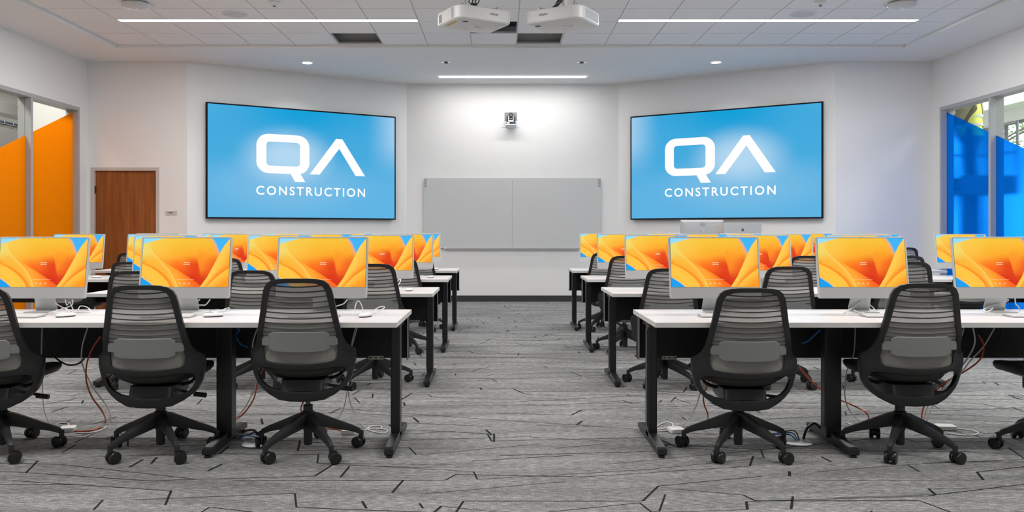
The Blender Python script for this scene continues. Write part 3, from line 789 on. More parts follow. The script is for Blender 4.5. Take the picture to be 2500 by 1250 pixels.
# ------------------------------------------------------------------ tables
ZTOP = 0.74
def table(xa, xb, yf, yb, legs, label, group, aisle):
    # aisle: -1 the aisle end is xa, +1 it is xb
    t_ = thing('training_table', label, 'table', ((xa+xb)/2, yf, 0), 0, group)
    o = (xa+xb)/2; D = yb-yf
    b = B(); box(b, xa-o, xb-o, 0, D, ZTOP-0.026, ZTOP-0.0012, 1); box(b, xa-o+0.001, xb-o-0.001, 0.001, D-0.001, ZTOP-0.0011, ZTOP, 0)
    obj('tabletop', b, [M['top'], M['edge']], t_)
    # cable door strip at the rear of the top
    b = B(); n = max(1, int((xb-xa)/0.88))
    for k in range(n):
        c = xa-o+(k+0.5)*(xb-xa)/n+0.28; box(b, c-0.06, c+0.06, D-0.10, D-0.085, ZTOP+0.0001, ZTOP+0.0014)
        break
    obj('cable_door', b, mat('cable_door_grey', (0.5, 0.5, 0.5), 0.5) if 'cable_door_grey' not in bpy.data.materials else bpy.data.materials['cable_door_grey'], t_)
    b = B(); box(b, xa-o+0.02, xb-o-0.02, D*0.62, D*0.62+0.03, ZTOP-0.062, ZTOP-0.027); obj('rail', b, M['blackm'], t_)
    # hanging modesty panel with a folded bright edge at the aisle end
    b = B(); x0, x1 = xa-o+0.005, xb-o-0.005
    box(b, x0, x1, D-0.10, D-0.085, 0.455, ZTOP-0.03); box(b, x0, x1, D-0.085, D-0.02, 0.455, 0.465)
    box(b, (x0 if aisle < 0 else x1-0.004), (x0+0.004 if aisle < 0 else x1), D-0.19, D-0.085, 0.455, ZTOP-0.03)
    mp = obj('modesty_panel', b, M['panel'], t_, bevel=0.002)
    b = B(); e = x0-0.0015 if aisle < 0 else x1+0.0005
    box(b, e, e+0.003, D-0.197, D-0.19, 0.455, ZTOP-0.03); obj('edge_trim', b, M['alul'], mp)
    b = B(); c = (x0+0.20 if aisle < 0 else x1-0.20)
    box(b, c-0.045, c+0.045, D-0.104, D-0.1005, 0.445, 0.468); obj('bracket', b, mat('zinc', (0.42, 0.40, 0.36), 0.4, metal=0.5) if 'zinc' not in bpy.data.materials else bpy.data.materials['zinc'], mp)
    for k in (-1, 0, 1): b = B(); lathe(b, [(0.005, 0), (0.005, 0.002)], 10, M=Matrix.Translation((c+k*0.032, D-0.1041, 0.457)) @ Matrix.Rotation(PI/2, 4, 'X')); obj('bolt', b, M['dark'], mp)
    for x, wd in legs:
        lx = x-o; b = B()
        ym = 0.36
        box(b, lx-wd/2, lx+wd/2, ym, ym+0.085, 0.04, ZTOP-0.062)
        box(b, lx-wd/2-0.004, lx-wd/2+0.012, ym+0.012, ym+0.07, 0.10, ZTOP-0.08)
        # foot, tapering to both tips
        fw_ = 0.052
        loft(b, [[Vector((lx+sx*fw_/2, y, z)) for sx, z in ((-1, 0.016), (1, 0.016), (1, zt), (-1, zt))] for y, zt in ((0.075, 0.048), (0.10, 0.052), (ym, 0.072), (ym+0.085, 0.072), (D-0.05, 0.052), (D-0.02, 0.048))])
        box(b, lx-0.03, lx+0.03, 0.30, D-0.12, ZTOP-0.062, ZTOP-0.027)
        lg = obj('leg', b, M['blackm'], t_, bevel=0.004)
        for y in (0.10, D-0.05):
            b = B(); lathe(b, [(0.018, 0.001), (0.018, 0.012), (0.008, 0.013), (0.008, 0.02)], 12, M=Matrix.Translation((lx, y, 0))); obj('glide', b, M['rubber'], lg)
    return t_

ROWY = [4.39, 6.40, 8.24, 10.02]; DEP = 0.74
rows_name = ['front row', 'second row', 'third row', 'back row']
LX = -0.53; RX = [0.82, 0.865, 0.865, 0.875]
for r in range(4):
    yf = ROWY[r]; yb = yf+DEP; LX = -0.55 if r == 0 else -0.525
    table(-3.22, LX, yf, yb, [(LX-0.052, 0.052), (-1.585, 0.088), (-3.16, 0.052)], 'white-topped training table left of the aisle, %s' % rows_name[r], 'training tables left of the aisle', 1)
    a = RX[r]
    table(a, 3.52, yf, yb, [(a+0.052, 0.052), (1.91, 0.088), (3.46, 0.052)], 'white-topped training table right of the aisle, %s' % rows_name[r], 'training tables right of the aisle', -1)
for r, xe in ((2, -5.6), (3, -4.95)):
    yf = ROWY[r]
    table(xe, -3.24, yf, yf+DEP, [(-3.30, 0.052), (xe+0.06, 0.052)], 'white-topped training table by the orange window, %s' % rows_name[r], 'training tables by the side windows', -1)
for r, xe in ((2, 5.6), (3, 5.40)):
    yf = ROWY[r]
    table(3.54, xe, yf, yf+DEP, [(3.60, 0.052), (xe-0.06, 0.052)], 'white-topped training table by the blue window, %s' % rows_name[r], 'training tables by the side windows', 1)

# ------------------------------------------------------------------ task chair (origin on the floor under its column, facing +Y)
def by(x, z):
    k = 1.30-0.85*max(0.0, min(1.0, (z-0.60)/0.10))
    return -0.232-0.055*max(0.0, z-0.60)/0.38+k*x*x+0.05*max(0.0, 0.53-z)/0.2
def mirror_loop(half):
    L = [(x, z) for x, z in half]
    return L+[(-x, z) for x, z in reversed(half) if x > 1e-6]
OUT = [(0,.978),(.05,.978),(.095,.975),(.128,.966),(.150,.948),(.163,.920),(.170,.885),(.177,.84),(.185,.79),(.194,.74),(.203,.695),(.214,.660),(.234,.628),(.258,.606),(.277,.594),(.282,.578),(.281,.54),(.274,.49),(.262,.445),(.243,.408),(.215,.378),(.175,.354),(.12,.339),(.06,.333),(0,.331)]
H1 = [(0,.954),(.05,.954),(.090,.950),(.117,.939),(.132,.918),(.140,.885),(.149,.835),(.158,.785),(.168,.735),(.178,.68),(.188,.63),(.194,.59),(.190,.562),(.172,.548),(.13,.540),(.06,.534),(0,.532)]
H2 = [(0,.498),(.06,.499),(.12,.503),(.175,.508),(.212,.508),(.232,.500),(.240,.480),(.236,.450),(.220,.418),(.195,.396),(.155,.380),(.10,.371),(.05,.368),(0,.367)]
def widen(half):
    return [(x*(1+0.09*max(0.0, min(1.0, (z-0.61)/0.07))), z-0.018*max(0.0, min(1.0, (0.36-z)/0.02))) for x, z in half]
OUT = widen(OUT); H1 = [(x*(1+0.02*(z < 0.62)), z-0.014*max(0.0, min(1.0, (0.60-z)/0.04))) for x, z in widen(H1)]
H2 = [(x, z-0.008 if z > 0.47 else z) for x, z in H2]
def fine(half, n=2):
    out = []
    for a, b_ in zip(half, half[1:]):
        for k in range(n): out.append((a[0]+(b_[0]-a[0])*k/n, a[1]+(b_[1]-a[1])*k/n))
    return out+[half[-1]]
def build_frame():
    loops = [mirror_loop(OUT), mirror_loop(H1), mirror_loop(H2)]
    vs = []; es = []
    for L in loops:
        s = len(vs); vs += [Vector(p) for p in L]; es += [(s+i, s+(i+1) % len(L)) for i in range(len(L))]
    rg = random.Random(1)
    def inside(p, L):
        c = False
        for i in range(len(L)):
            x1, y1 = L[i]; x2, y2 = L[i-1]
            if (y1 > p[1]) != (y2 > p[1]) and p[0] < (x2-x1)*(p[1]-y1)/(y2-y1)+x1: c = not c
        return c
    for i in range(-18, 19):
        for j in range(0, 42):
            p = (i*0.016, 0.335+j*0.016)
            if inside(p, loops[0]) and not inside(p, loops[1]) and not inside(p, loops[2]):
                if min((Vector(p)-q).length for q in vs[:sum(map(len, loops))]) > 0.009: vs.append(Vector(p))
    r = delaunay_2d_cdt(vs, es, [], 0, 1e-6)
    co, fa = r[0], r[2]
    bm_ = B(); bv = [bm_.verts.new((p.x, by(p.x, p.y), p.y)) for p in co]
    for f in fa:
        c = sum((co[i] for i in f), Vector((0, 0)))/len(f)
        if inside(c, loops[0]) and not inside(c, loops[1]) and not inside(c, loops[2]):
            bm_.faces.new([bv[i] for i in f])
    bmesh.ops.delete(bm_, geom=[v for v in bm_.verts if not v.link_faces], context='VERTS')
    bmesh.ops.recalc_face_normals(bm_, faces=bm_.faces)
    # thickness: duplicate the sheet towards the seat and stitch the borders
    front = {v: v for v in bm_.verts}
    bound = [e for e in bm_.edges if len(e.link_faces) == 1]
    back = {}
    for v in list(bm_.verts):
        z = v.co.z; th = 0.020+0.016*max(0, min(1, (0.66-z)/0.1))
        back[v] = bm_.verts.new(v.co+Vector((0, th, 0)))
    for f in list(bm_.faces): bm_.faces.new([back[v] for v in reversed(f.verts)])
    for e in bound:
        a, c = e.verts; bm_.faces.new((a, c, back[c], back[a]))
    bmesh.ops.recalc_face_normals(bm_, faces=bm_.faces)
    es = [e for e in bm_.edges if len(e.link_faces) == 2 and e.calc_face_angle(0) > math.radians(60)]
    bmesh.ops.bevel(bm_, geom=es, offset=0.006, segments=3, profile=0.5, affect='EDGES', clamp_overlap=True)
    return bm_
def halfw(z):
    pts = sorted([(zz, x) for x, zz in H1[3:-3]])
    if z <= pts[0][0]: return pts[0][1]*max(0.3, 1)
    if z >= pts[-1][0]: return pts[-1][1]
    for (z0, x0), (z1, x1) in zip(pts, pts[1:]):
        if z0 <= z <= z1: return x0+(x1-x0)*(z-z0)/(z1-z0+1e-9)
def make_chair():
    t_ = thing('task_chair', 'x', 'chair')
    obj('back_frame', build_frame(), M['black'], t_, smooth=True, ang=50)
    # knitted back
    b = B(); nx = 16; zs = [0.518+0.437*k/40 for k in range(41)]
    grid = []
    for z in zs:
        wv = halfw(min(max(z, 0.548), 0.935))+0.004
        if z < 0.548: wv = 0.19-0.4*(0.548-z)
        if z > 0.939: wv = 0.124+0.004
        grid.append([b.verts.new(((2*i/nx-1)*wv, by((2*i/nx-1)*wv, z)+0.010+0.006*(1-(2*i/nx-1)**2), z)) for i in range(nx+1)])
    for j in range(40):
        for i in range(nx):
            f = b.faces.new((grid[j][i], grid[j][i+1], grid[j+1][i+1], grid[j+1][i])); f.material_index = 0 if zs[j] > 0.735 else 1
    # horizontal bands knitted into it, sagging a little in the middle
    for z in (0.938, 0.910, 0.882, 0.854, 0.826, 0.798, 0.769, 0.741, 0.713, 0.690):
        wv = halfw(min(z, 0.935))+0.002; pr = []
        th = 0.0027 if z > 0.73 else 0.0018
        for i in range(17):
            x = (2*i/16-1)*wv; zc = z+0.004-0.010*(1-(2*i/16-1)**2)
            yv = by(x, zc)+0.010+0.006*(1-(2*i/16-1)**2)
            pr.append([Vector((x, yv-0.003, zc+th)), Vector((x, yv-0.003, zc-th)), Vector((x, yv+0.0015, zc-th*1.4)), Vector((x, yv+0.0015, zc+th*1.4))])
        loft(b, pr, 2)
    obj('back_mesh', b, [M['knit'], M['fabric_low'], M['rib']], t_, smooth=True)
    # lumbar pad with its two side grips
    b = B(); n = 12; rings = []
    for i in range(n+1):
        x = (2*i/n-1)*0.160; e = 0.0 if 0 < i < n else 0.010
        y = by(x, 0.64)-0.004
        sag = -0.006*(1-(2*i/n-1)**2)
        rings.append([Vector((x, y-0.002, 0.694-e)), Vector((x, y-0.005, 0.691-e)), Vector((x, y-0.005, 0.595+e+sag)), Vector((x, y-0.002, 0.592+e+sag)), Vector((x, y+0.005, 0.592+e+sag)), Vector((x, y+0.005, 0.694-e))])
    loft(b, rings)
    lp = obj('lumbar_support', b, M['lumbar'], t_, smooth=True, ang=25)
    for s in (-1, 1):
        b = B(); rg_ = []
        for x in (0.153, 0.157, 0.194, 0.199):
            y = by(x, 0.64)-0.006; e = 0.003 if x in (0.153, 0.199) else 0
            rg_.append([Vector((s*x, y-0.004+e, 0.668-e+0.004*(x-0.15)/0.04)), Vector((s*x, y-0.004+e, 0.622+e)), Vector((s*x, y+0.008, 0.622+e)), Vector((s*x, y+0.008, 0.668-e))])
        loft(b, rg_); obj('grip', b, M['lumbar'], lp)
    # seat cushion and shell
    def ser(sc, z, k=0.0, n=40):
        out = []
        for i in range(n):
            a = 2*PI*i/n; c, s = math.cos(a), math.sin(a)
            x = 0.252*sc*abs(c)**0.62*(1 if c >= 0 else -1); y = 0.045+0.245*sc*abs(s)**0.62*(1 if s >= 0 else -1)
            x *= 1-0.24*max(0.0, min(1.0, (0.02-y)/0.20))
            out.append(Vector((x, y, z-0.035*max(0, (y-0.18)/0.1)**2*0.5+k*x*x)))
        return out
    b = B(); loft(b, [ser(0.80, 0.440, 0.4), ser(0.93, 0.448, 0.35), ser(0.99, 0.468, 0.3), ser(1.0, 0.485, 0.3), ser(0.97, 0.500, 0.25), ser(0.85, 0.507, 0.2), ser(0.5, 0.503, 0.1)])
    obj('seat', b, M['seat'], t_, smooth=True, ang=60)
    b = B(); loft(b, [ser(0.42, 0.420, 0.4), ser(0.62, 0.430, 0.4), ser(0.80, 0.442, 0.4), ser(0.82, 0.449, 0.4)])
    obj('seat_shell', b, M['black'], t_, smooth=True)
    b = B()
    loft(b, [rrect(-0.10, 0.10, -0.16, 0.12, 0.03, 0.345), rrect(-0.115, 0.115, -0.17, 0.14, 0.03, 0.37), rrect(-0.115, 0.115, -0.15, 0.14, 0.03, 0.425)])
    loft(b, [rrect(-0.055, 0.055, -0.06, 0.06, 0.03, 0.315), rrect(-0.07, 0.07, -0.08, 0.08, 0.03, 0.346)])
    for s in (-1, 1): tube(b, [(s*0.09, 0.02, 0.40), (s*0.17, 0.01, 0.425), (s*0.236, -0.09, 0.500)], 0.010, 8)
    obj('mechanism', b, M['black'], t_, smooth=True)
    b = B(); tube(b, [(0.09, 0.03, 0.368), (0.18, 0.02, 0.358)], 0.008, 8, sub=1); tube(b, [(0.178, 0.02, 0.352), (0.245, 0.015, 0.345)], 0.0135, 10, sub=1)
    obj('adjustment_lever', b, M['black'], t_, smooth=True)
    b = B(); lathe(b, [(0.013, 0.20), (0.013, 0.32)], 20); obj('gas_column', b, mat('column_grey', (0.10, 0.10, 0.10), 0.3, metal=0.6), t_, smooth=True)
    # five-star base
    b = B(); lathe(b, [(0.021, 0.042), (0.024, 0.048), (0.024, 0.12), (0.036, 0.15), (0.036, 0.222), (0.026, 0.232), (0.026, 0.262), (0.018, 0.265)], 24)
    for k in range(5):
        a = math.radians(-54+72*k); R_ = Matrix.Rotation(a, 4, 'Z'); rings = []
        for x, hw, z0, z1 in ((0.02, 0.026, 0.145, 0.222), (0.06, 0.024, 0.140, 0.212), (0.15, 0.020, 0.120, 0.172), (0.24, 0.016, 0.098, 0.134), (0.285, 0.014, 0.080, 0.112), (0.300, 0.013, 0.070, 0.095)):
            rings.append([R_ @ Vector((x, s*hw*f, z)) for s, f, z in ((-1, 0.7, z1), (-1, 1, (z0+z1)/2), (-1, 0.8, z0), (1, 0.8, z0), (1, 1, (z0+z1)/2), (1, 0.7, z1))])
        loft(b, rings)
        lathe(b, [(0.013, 0.058), (0.014, 0.09), (0.012, 0.098)], 12, M=R_ @ Matrix.Translation((0.295, 0, 0)))
    obj('base', b, M['black'], t_, smooth=True)
    rg_ = random.Random(4)
    for k in range(5):
        a = math.radians(-54+72*k); hd = [0.35, 2.75, 1.2, 2.0, 0.9][k]
        c = Vector((0.295*math.cos(a), 0.295*math.sin(a), 0)); off = 0.018
        b = B()
        for s in (-1, 1):
            Mx = Matrix.Rotation(hd, 4, 'Z') @ Matrix.Translation((off, s*0.019, 0.0322)) @ Matrix.Rotation(PI/2, 4, 'X')
            lathe(b, [(0.020, -0.0115), (0.029, -0.0105), (0.032, -0.006), (0.032, 0.006), (0.029, 0.0105), (0.020, 0.0115)], 26, M=Mx)
        Mx = Matrix.Rotation(hd, 4, 'Z')
        lathe(b, [(0.010, 0.02), (0.010, 0.062)], 10); box(b, 0.0, 0.022, -0.0065, 0.0065, 0.025, 0.058, M=Mx)
        o = obj('caster', b, M['rubber'], t_, smooth=True); o.location = c
    return t_
chair0 = make_chair()
ORD = ['nearest it', 'second from it', 'third from it', 'fourth from it', 'farthest from it']
chair_x = {('L', 0): [-1.068, -1.886, -2.766], ('R', 0): [1.318, 2.216, 3.09],
           ('L', 1): [-1.00, -1.90, -2.83], ('R', 1): [1.31, 2.20, 3.13],
           ('L', 2): [-0.99, -1.86, -2.76, -3.66, -4.42], ('R', 2): [1.27, 2.16, 3.06, 4.0, 4.70],
           ('L', 3): [-0.99, -1.87, -2.72, -3.55, -4.43], ('R', 3): [1.26, 2.10, 3.06, 3.95, 4.83]}
chair_dy = {('L', 2, 4): 0.10}
chair_dz = {('L', 0): [0.0, -0.035, -0.045], ('R', 0): [-0.05, -0.025, -0.03], ('L', 1): [-0.004, -0.055, -0.06], ('R', 1): [-0.04, -0.025, 0.012],
            ('L', 2): [-0.02, -0.02, -0.02, -0.06, -0.02], ('R', 2): [0.0, 0.0, 0.0, 0.0, 0.0], ('L', 3): [-0.02, 0, -0.02, -0.02, -0.02], ('R', 3): [-0.015, 0, 0, 0.02, 0.045]}
chair_rz = {('L', 0): [0.02, 0.03, 0.05], ('R', 0): [-0.02, 0.02, 0.12], ('L', 1): [0.06, -0.03, 0.05], ('R', 1): [-0.05, 0.03, -0.05]}
BASEKIDS = ('base', 'caster', 'gas_column')
def lower_top(root, dz):
    # seat height is set by the gas column: everything above it moves together
    for c in bpy.data.objects:
        if c.parent == root and not c.name.startswith(BASEKIDS): c.location.z += dz
first = True
for (sd, r), xs in chair_x.items():
    for i, x in enumerate(xs):
        od = ORD[i] if i < len(xs)-1 else ORD[4]
        lab = 'black mesh-back task chair, %s %s of the aisle, %s' % (rows_name[r], 'left' if sd == 'L' else 'right', od)
        grp = 'task chairs, %s, %s of the aisle' % (rows_name[r], 'left' if sd == 'L' else 'right')
        rz = chair_rz.get((sd, r), [random.uniform(-0.08, 0.08) for _ in range(5)])[i]
        loc = (x, ROWY[r]+0.21+chair_dy.get((sd, r, i), 0), 0)
        if first:
            chair0.location = loc; chair0.rotation_euler.z = rz; chair0['label'] = lab; chair0['group'] = grp; first = False
            pend = (chair0, chair_dz[(sd, r)][i])
        else:
            c = dup(chair0, loc, rz, lab, grp)
            if abs(chair_dz[(sd, r)][i]) > 0.001: lower_top(c, chair_dz[(sd, r)][i])

# ------------------------------------------------------------------ computers
def petals(U, V):
    one = np.ones(U.shape+(3,))
    sky = lin((66, 182, 247)); skyl = lin((150, 222, 252)); pale = lin((255, 222, 120)); org = lin((255, 138, 34)); lite = lin((255, 200, 72))
    # far-left pale field
    c = mixc(one*lin((240, 220, 112)), lin((250, 190, 60)), ss(0.0, 0.22, U))
    # dome: gold on top turning orange downwards
    xa = np.interp(V, [0.0, 0.15, 0.35, 0.50, 0.60, 0.70, 0.78, 0.84, 0.89, 0.94, 1.0], [0.425, 0.39, 0.315, 0.235, 0.175, 0.118, 0.090, 0.082, 0.092, 0.130, 0.22])
    dome = ss(-0.003, 0.003, U-xa)
    g = mixc(one*lin((250, 196, 58)), lin((255, 168, 44)), ss(0.98, 0.55, V+0.20*(0.5-U)))
    g = mixc(g, lin((252, 206, 84)), ss(0.35, 0.0, U-xa)*ss(0.35, 0.9, V)*0.8)
    g = mixc(g, org, ss(0.62, 0.30, V))
    c = mixc(c, g, dome)
    # lower left: orange bands between the dome edge and the bottom petal
    xb = np.interp(V, [0.0, 0.1, 0.2, 0.3, 0.4, 0.48], [0.335, 0.305, 0.255, 0.19, 0.105, 0.0])
    low = (1-dome)*ss(0.0, 0.003, U-xb)
    c = mixc(c, lin((252, 186, 60)), low*ss(0.75, 0.5, V))
    c = mixc(c, lin((255, 140, 36)), low*ss(0.60, 0.42, V)*ss(0.075, 0.012, U-xb))
    c = mixc(c, lin((255, 170, 52)), low*ss(0.55, 0.30, V)*ss(0.06, 0.10, U-xb)*0.6)
    c = mixc(c, pale, low*np.exp(-np.abs(U-xa)/0.022)*0.75*ss(1.0, 0.7, V))
    m = ss(0.003, -0.003, U-xb)*ss(0.5, 0.48, V)
    lo = mixc(one*lite, lin((255, 168, 50)), ss(0.14, 0.0, xb-U)*0.2+ss(0.10, 0.32, xb-U)*0.5)
    c = mixc(c, lo, m)
    xc = np.interp(V, [0.0, 0.08, 0.15, 0.20], [0.158, 0.105, 0.045, 0.0]); c = mixc(c, lin((255, 210, 150)), ss(0.03, 0.0, U-xc)*ss(0.24, 0.18, V)*0.6)
    c = mixc(c, lin((30, 160, 240)), ss(0.004, -0.004, U-xc)*ss(0.205, 0.198, V))
    # strip right of the dome edge, under the heart: orange getting redder to the right
    xr = np.interp(V, [0.0, 0.02, 0.10, 0.20, 0.30, 0.40, 0.50, 0.60, 0.75], [0.70, 0.685, 0.625, 0.545, 0.455, 0.355, 0.265, 0.19, 0.10])
    xr2 = np.interp(V, [0.0, 0.02, 0.2, 0.45, 0.70, 0.85, 1.0], [0.675, 0.683, 0.752, 0.822, 0.888, 0.935, 1.0])
    st = dome*ss(0.003, -0.003, U-xr)*ss(0.62, 0.50, V)
    sc = mixc(one*lin((255, 172, 54)), lin((255, 104, 34)), ss(0.0, 0.22, U-xa)); c = mixc(c, sc, st)
    # heart
    heart = ss(-0.002, 0.003, U-xr)*ss(0.003, -0.003, U-xr2)*dome
    depth = 1-V
    hc = mixc(g, lin((255, 112, 34)), ss(0.34, 0.62, depth)*ss(0.20, 0.42, U)); hc = mixc(hc, lin((222, 58, 26)), ss(0.55, 0.84, depth)*ss(0.30, 0.50, U))
    # pleats: a dark one left of centre, a bright one to its right
    xp = np.interp(V, [0.0, 0.3, 0.68], [0.70, 0.665, 0.628])
    dk = ss(0.0, -0.012, U-xp)*ss(-0.22, -0.04, U-xp)*ss(0.70, 0.42, V)*ss(0.02, 0.2, V)
    hc = mixc(hc, lin((226, 62, 26)), dk*0.85)
    br_ = ss(0.0, 0.012, U-xp)*ss(0.20, 0.02, U-xp)*ss(0.10, 0.45, V); hc = mixc(hc, lin((255, 150, 40)), br_*0.75)
    hc = mixc(hc, lin((236, 84, 34)), ss(-0.16, -0.01, U-xr2)*ss(0.74, 0.55, V)*0.55)
    hc = mixc(hc, lin((214, 44, 22)), ss(0.30, 0.05, V)*ss(0.45, 0.6, U)*0.8)
    c = mixc(c, hc, heart*ss(0.80, 0.62, V))
    # pale sky upper left
    vt = np.interp(U, [0.0, 0.1, 0.2, 0.24], [0.885, 0.935, 0.985, 1.01]); c = mixc(c, skyl, ss(-0.010, 0.010, V-vt))
    # blue wedge, soft on its left side
    xd = np.interp(V, [0.6, 0.68, 0.78, 0.9, 1.0], [0.895, 0.886, 0.862, 0.832, 0.79])
    c = mixc(c, lin((250, 170, 130)), ss(-0.055, 0.0, U-xd)*ss(0.002, -0.003, U-xr2)*ss(0.55, 0.75, V)*0.7)
    c = mixc(c, sky, ss(-0.020, 0.016, U-xd)*ss(0.002, -0.003, U-xr2)*ss(0.64, 0.70, V))
    # right petals
    rp = ss(-0.002, 0.003, U-xr2)
    rc = mixc(one*lin((255, 206, 84)), lin((255, 170, 46)), ss(0.0, 0.20, U-xr2)); rc = mixc(rc, org, ss(0.55, 0.15, V)*ss(0.02, 0.18, U-xr2)*0.8)
    c = mixc(c, rc, rp)
    ve = np.interp(U, [0.755, 0.80, 0.86, 0.93, 1.0], [0.0, 0.10, 0.205, 0.30, 0.385]); q = rp*ss(0.003, -0.003, V-ve)*ss(0.750, 0.760, U)
    c = mixc(c, lin((255, 132, 34)), rp*ss(0.14, 0.0, V-ve)*(1-q)*ss(0.70, 0.78, U)*0.75)
    qc = mixc(one*lin((255, 196, 70)), lin((255, 156, 40)), ss(0.0, 0.28, ve-V)); c = mixc(c, qc, q)
    return c

def make_computer():
    t_ = thing('desktop_computer', 'x', 'computer')
    W, H = 0.547, 0.371; z0 = 0.0825; tilt = math.radians(-8.5)
    Rt = Matrix.Translation((0, 0, z0)) @ Matrix.Rotation(tilt, 4, 'X')
    def loop(i, y): return [Rt @ Vector((p.x, y, p.y)) for p in rrect(-W/2+i, W/2-i, i, H-i, max(0.004, 0.012-i), 0, 5)]
    b = B(); loft(b, [loop(0.0015, -0.0058), loop(0, -0.0045), loop(0, 0.0045), loop(0.0015, 0.0058)])
    body = obj('body', b, M['alul'], t_, smooth=True)
    b = B()
    for p in ((-0.2635, 0.2635, 0.0035, 0.0665),):
        loft(b, [[Rt @ Vector((q.x, y, q.y)) for q in rrect(p[0], p[1], p[2], p[3], 0.009, 0, 4)] for y in (-0.0062, -0.0059)])
    obj('chin', b, M['alu'], body)
    SW, SH = 0.524, 0.2945
    b = B(); box(b, -SW/2-0.0015, SW/2+0.0015, -0.0064, -0.0058, 0.066, 0.066+SH+0.003, M=Rt); obj('display_edge', b, M['dark'], body)
    s_ = grid_picture('screen', SW, SH, 210, 118, petals, t_, M['picture'])
    for v in s_.data.vertices: v.co = Rt @ Vector((v.co.x-SW/2, -0.0068, v.co.z+0.0675))
    # pale log-in marks on the picture
    b = B()
    def mk(u0, u1, v0, v1): box(b, -SW/2+u0*SW, -SW/2+u1*SW, -0.0076, -0.0072, 0.0675+v0*SH, 0.0675+v1*SH, M=Rt)
    lw = emit_mat('login_white', (1.0, 0.80, 0.62), 0.95)
    mk(0.475, 0.548, 0.490, 0.503); mk(0.475, 0.548, 0.458, 0.471); obj('name_caption', b, lw, s_)
    b = B(); mk(0.395, 0.605, 0.147, 0.152); obj('login_field', b, lw, s_)
    b = B()
    for k in (0.443, 0.497, 0.551): mk(k-0.013, k+0.013, 0.060, 0.068); mk(k-0.004, k+0.004, 0.082, 0.092)
    obj('login_buttons', b, lw, s_)
    b = B(); lathe(b, [(0.002, 0), (0.002, 0.0006)], 10, M=Rt @ Matrix.Translation((0, -0.0058, H-0.0055)) @ Matrix.Rotation(PI/2, 4, 'X')); obj('webcam', b, M['dark'], body)
    # stand: a bent plate
    b = B(); prof = [(-0.040, 0.0015), (-0.045, 0.0055), (0.045, 0.0065), (0.066, 0.012), (0.074, 0.028), (0.066, 0.06), (0.040, 0.12), (0.018, 0.165)]
    rings = []
    P_ = smooth_path([(0, y, z) for y, z in [(-0.062, 0.003), (0.03, 0.0035), (0.055, 0.008), (0.066, 0.02), (0.060, 0.045), (0.036, 0.11), (0.024, 0.16)]], 4)
    for i, p in enumerate(P_):
        d = (P_[min(i+1, len(P_)-1)]-P_[max(i-1, 0)]).normalized(); n_ = Vector((0, -d.z, d.y))*0.003; wv = 0.066-0.006*min(1, p.z/0.1)
        rings.append([p+n_+Vector((-wv, 0, 0)), p+n_+Vector((wv, 0, 0)), p-n_+Vector((wv, 0, 0)), p-n_+Vector((-wv, 0, 0))])
    loft(b, rings); obj('stand', b, M['alu'], t_, smooth=True)
    # mains cord out of the back
    b = B(); tube(b, [(-0.03, 0.035, 0.20), (-0.02, 0.09, 0.15), (0.02, 0.11, 0.06), (0.05, 0.10, 0.004), (0.16, 0.13, 0.004)], 0.0030, 8)
    obj('power_cord', b, M['cable_w'], t_)
    return t_
comp0 = make_computer()
comp_x = {('L', 0): [-1.071, -1.891, -2.75], ('R', 0): [1.285, 2.172, 2.99],
          ('L', 1): [-1.01, -1.88, -2.85], ('R', 1): [1.33, 2.197, 3.06],
          ('L', 2): [-0.99, -1.85, -2.81, -3.70, -4.49], ('R', 2): [1.30, 2.16, 3.05, 3.99, 4.90],
          ('L', 3): [-1.04, -1.90, -2.73, -3.54, -4.40], ('R', 3): [1.285, 2.09, 3.09, 3.99, 4.80]}
CB = [0.565, 0.62, 0.55, 0.57]
def make_keyboard():
    b = B(); loft(b, [rrect(-0.1395, 0.1395, 0, 0.115, 0.01, z) for z in (0.0015, 0.005)])
    for v in b.verts:
        if v.co.z > 0.004: v.co.z += 0.006*v.co.y/0.115
    t_ = thing('keyboard', 'x', 'keyboard')
    obj('case', b, M['kgap'], t_)
    b = B()
    for r in range(5):
        y0 = 0.006+r*0.0212; n = 14
        if r == 0:
            segs = [(0, 1), (1, 2), (2, 3), (3, 4.2), (4.2, 9.6), (9.6, 10.8), (10.8, 11.8), (11.8, 12.9), (12.9, 14)]
        else: segs = [(k, k+1) for k in range(14)]
        for a, c in segs:
            x0 = -0.1345+a*0.2690/14; x1 = -0.1345+c*0.2690/14
            z = 0.0051+0.006*y0/0.115; box(b, x0+0.001, x1-0.001, y0, y0+0.0185, z, z+0.003+0.001)
    obj('keys', b, M['keys'], t_)
    return t_
key0 = make_keyboard()
def make_mouse():
    t_ = thing('mouse', 'x', 'mouse')
    b = B(); R = []
    for sc, z in ((0.90, 0.0015), (0.98, 0.006), (1.0, 0.010), (0.93, 0.016), (0.72, 0.0205), (0.35, 0.0225)):
        R.append([Vector((0.0285*sc*math.copysign(abs(math.cos(a))**0.8, math.cos(a)), 0.0565*sc*math.copysign(abs(math.sin(a))**0.8, math.sin(a)), z)) for a in [2*PI*i/28 for i in range(28)]])
    loft(b, R[1:]); obj('top_shell', b, M['white'], t_, smooth=True)
    b = B(); loft(b, [[p*1.0 for p in R[0]], [Vector((p.x*1.01, p.y*1.01, 0.0065)) for p in R[1]]]); obj('underside', b, M['dark'], t_)
    return t_
mouse0 = make_mouse()
fc = fk = fm_ = True
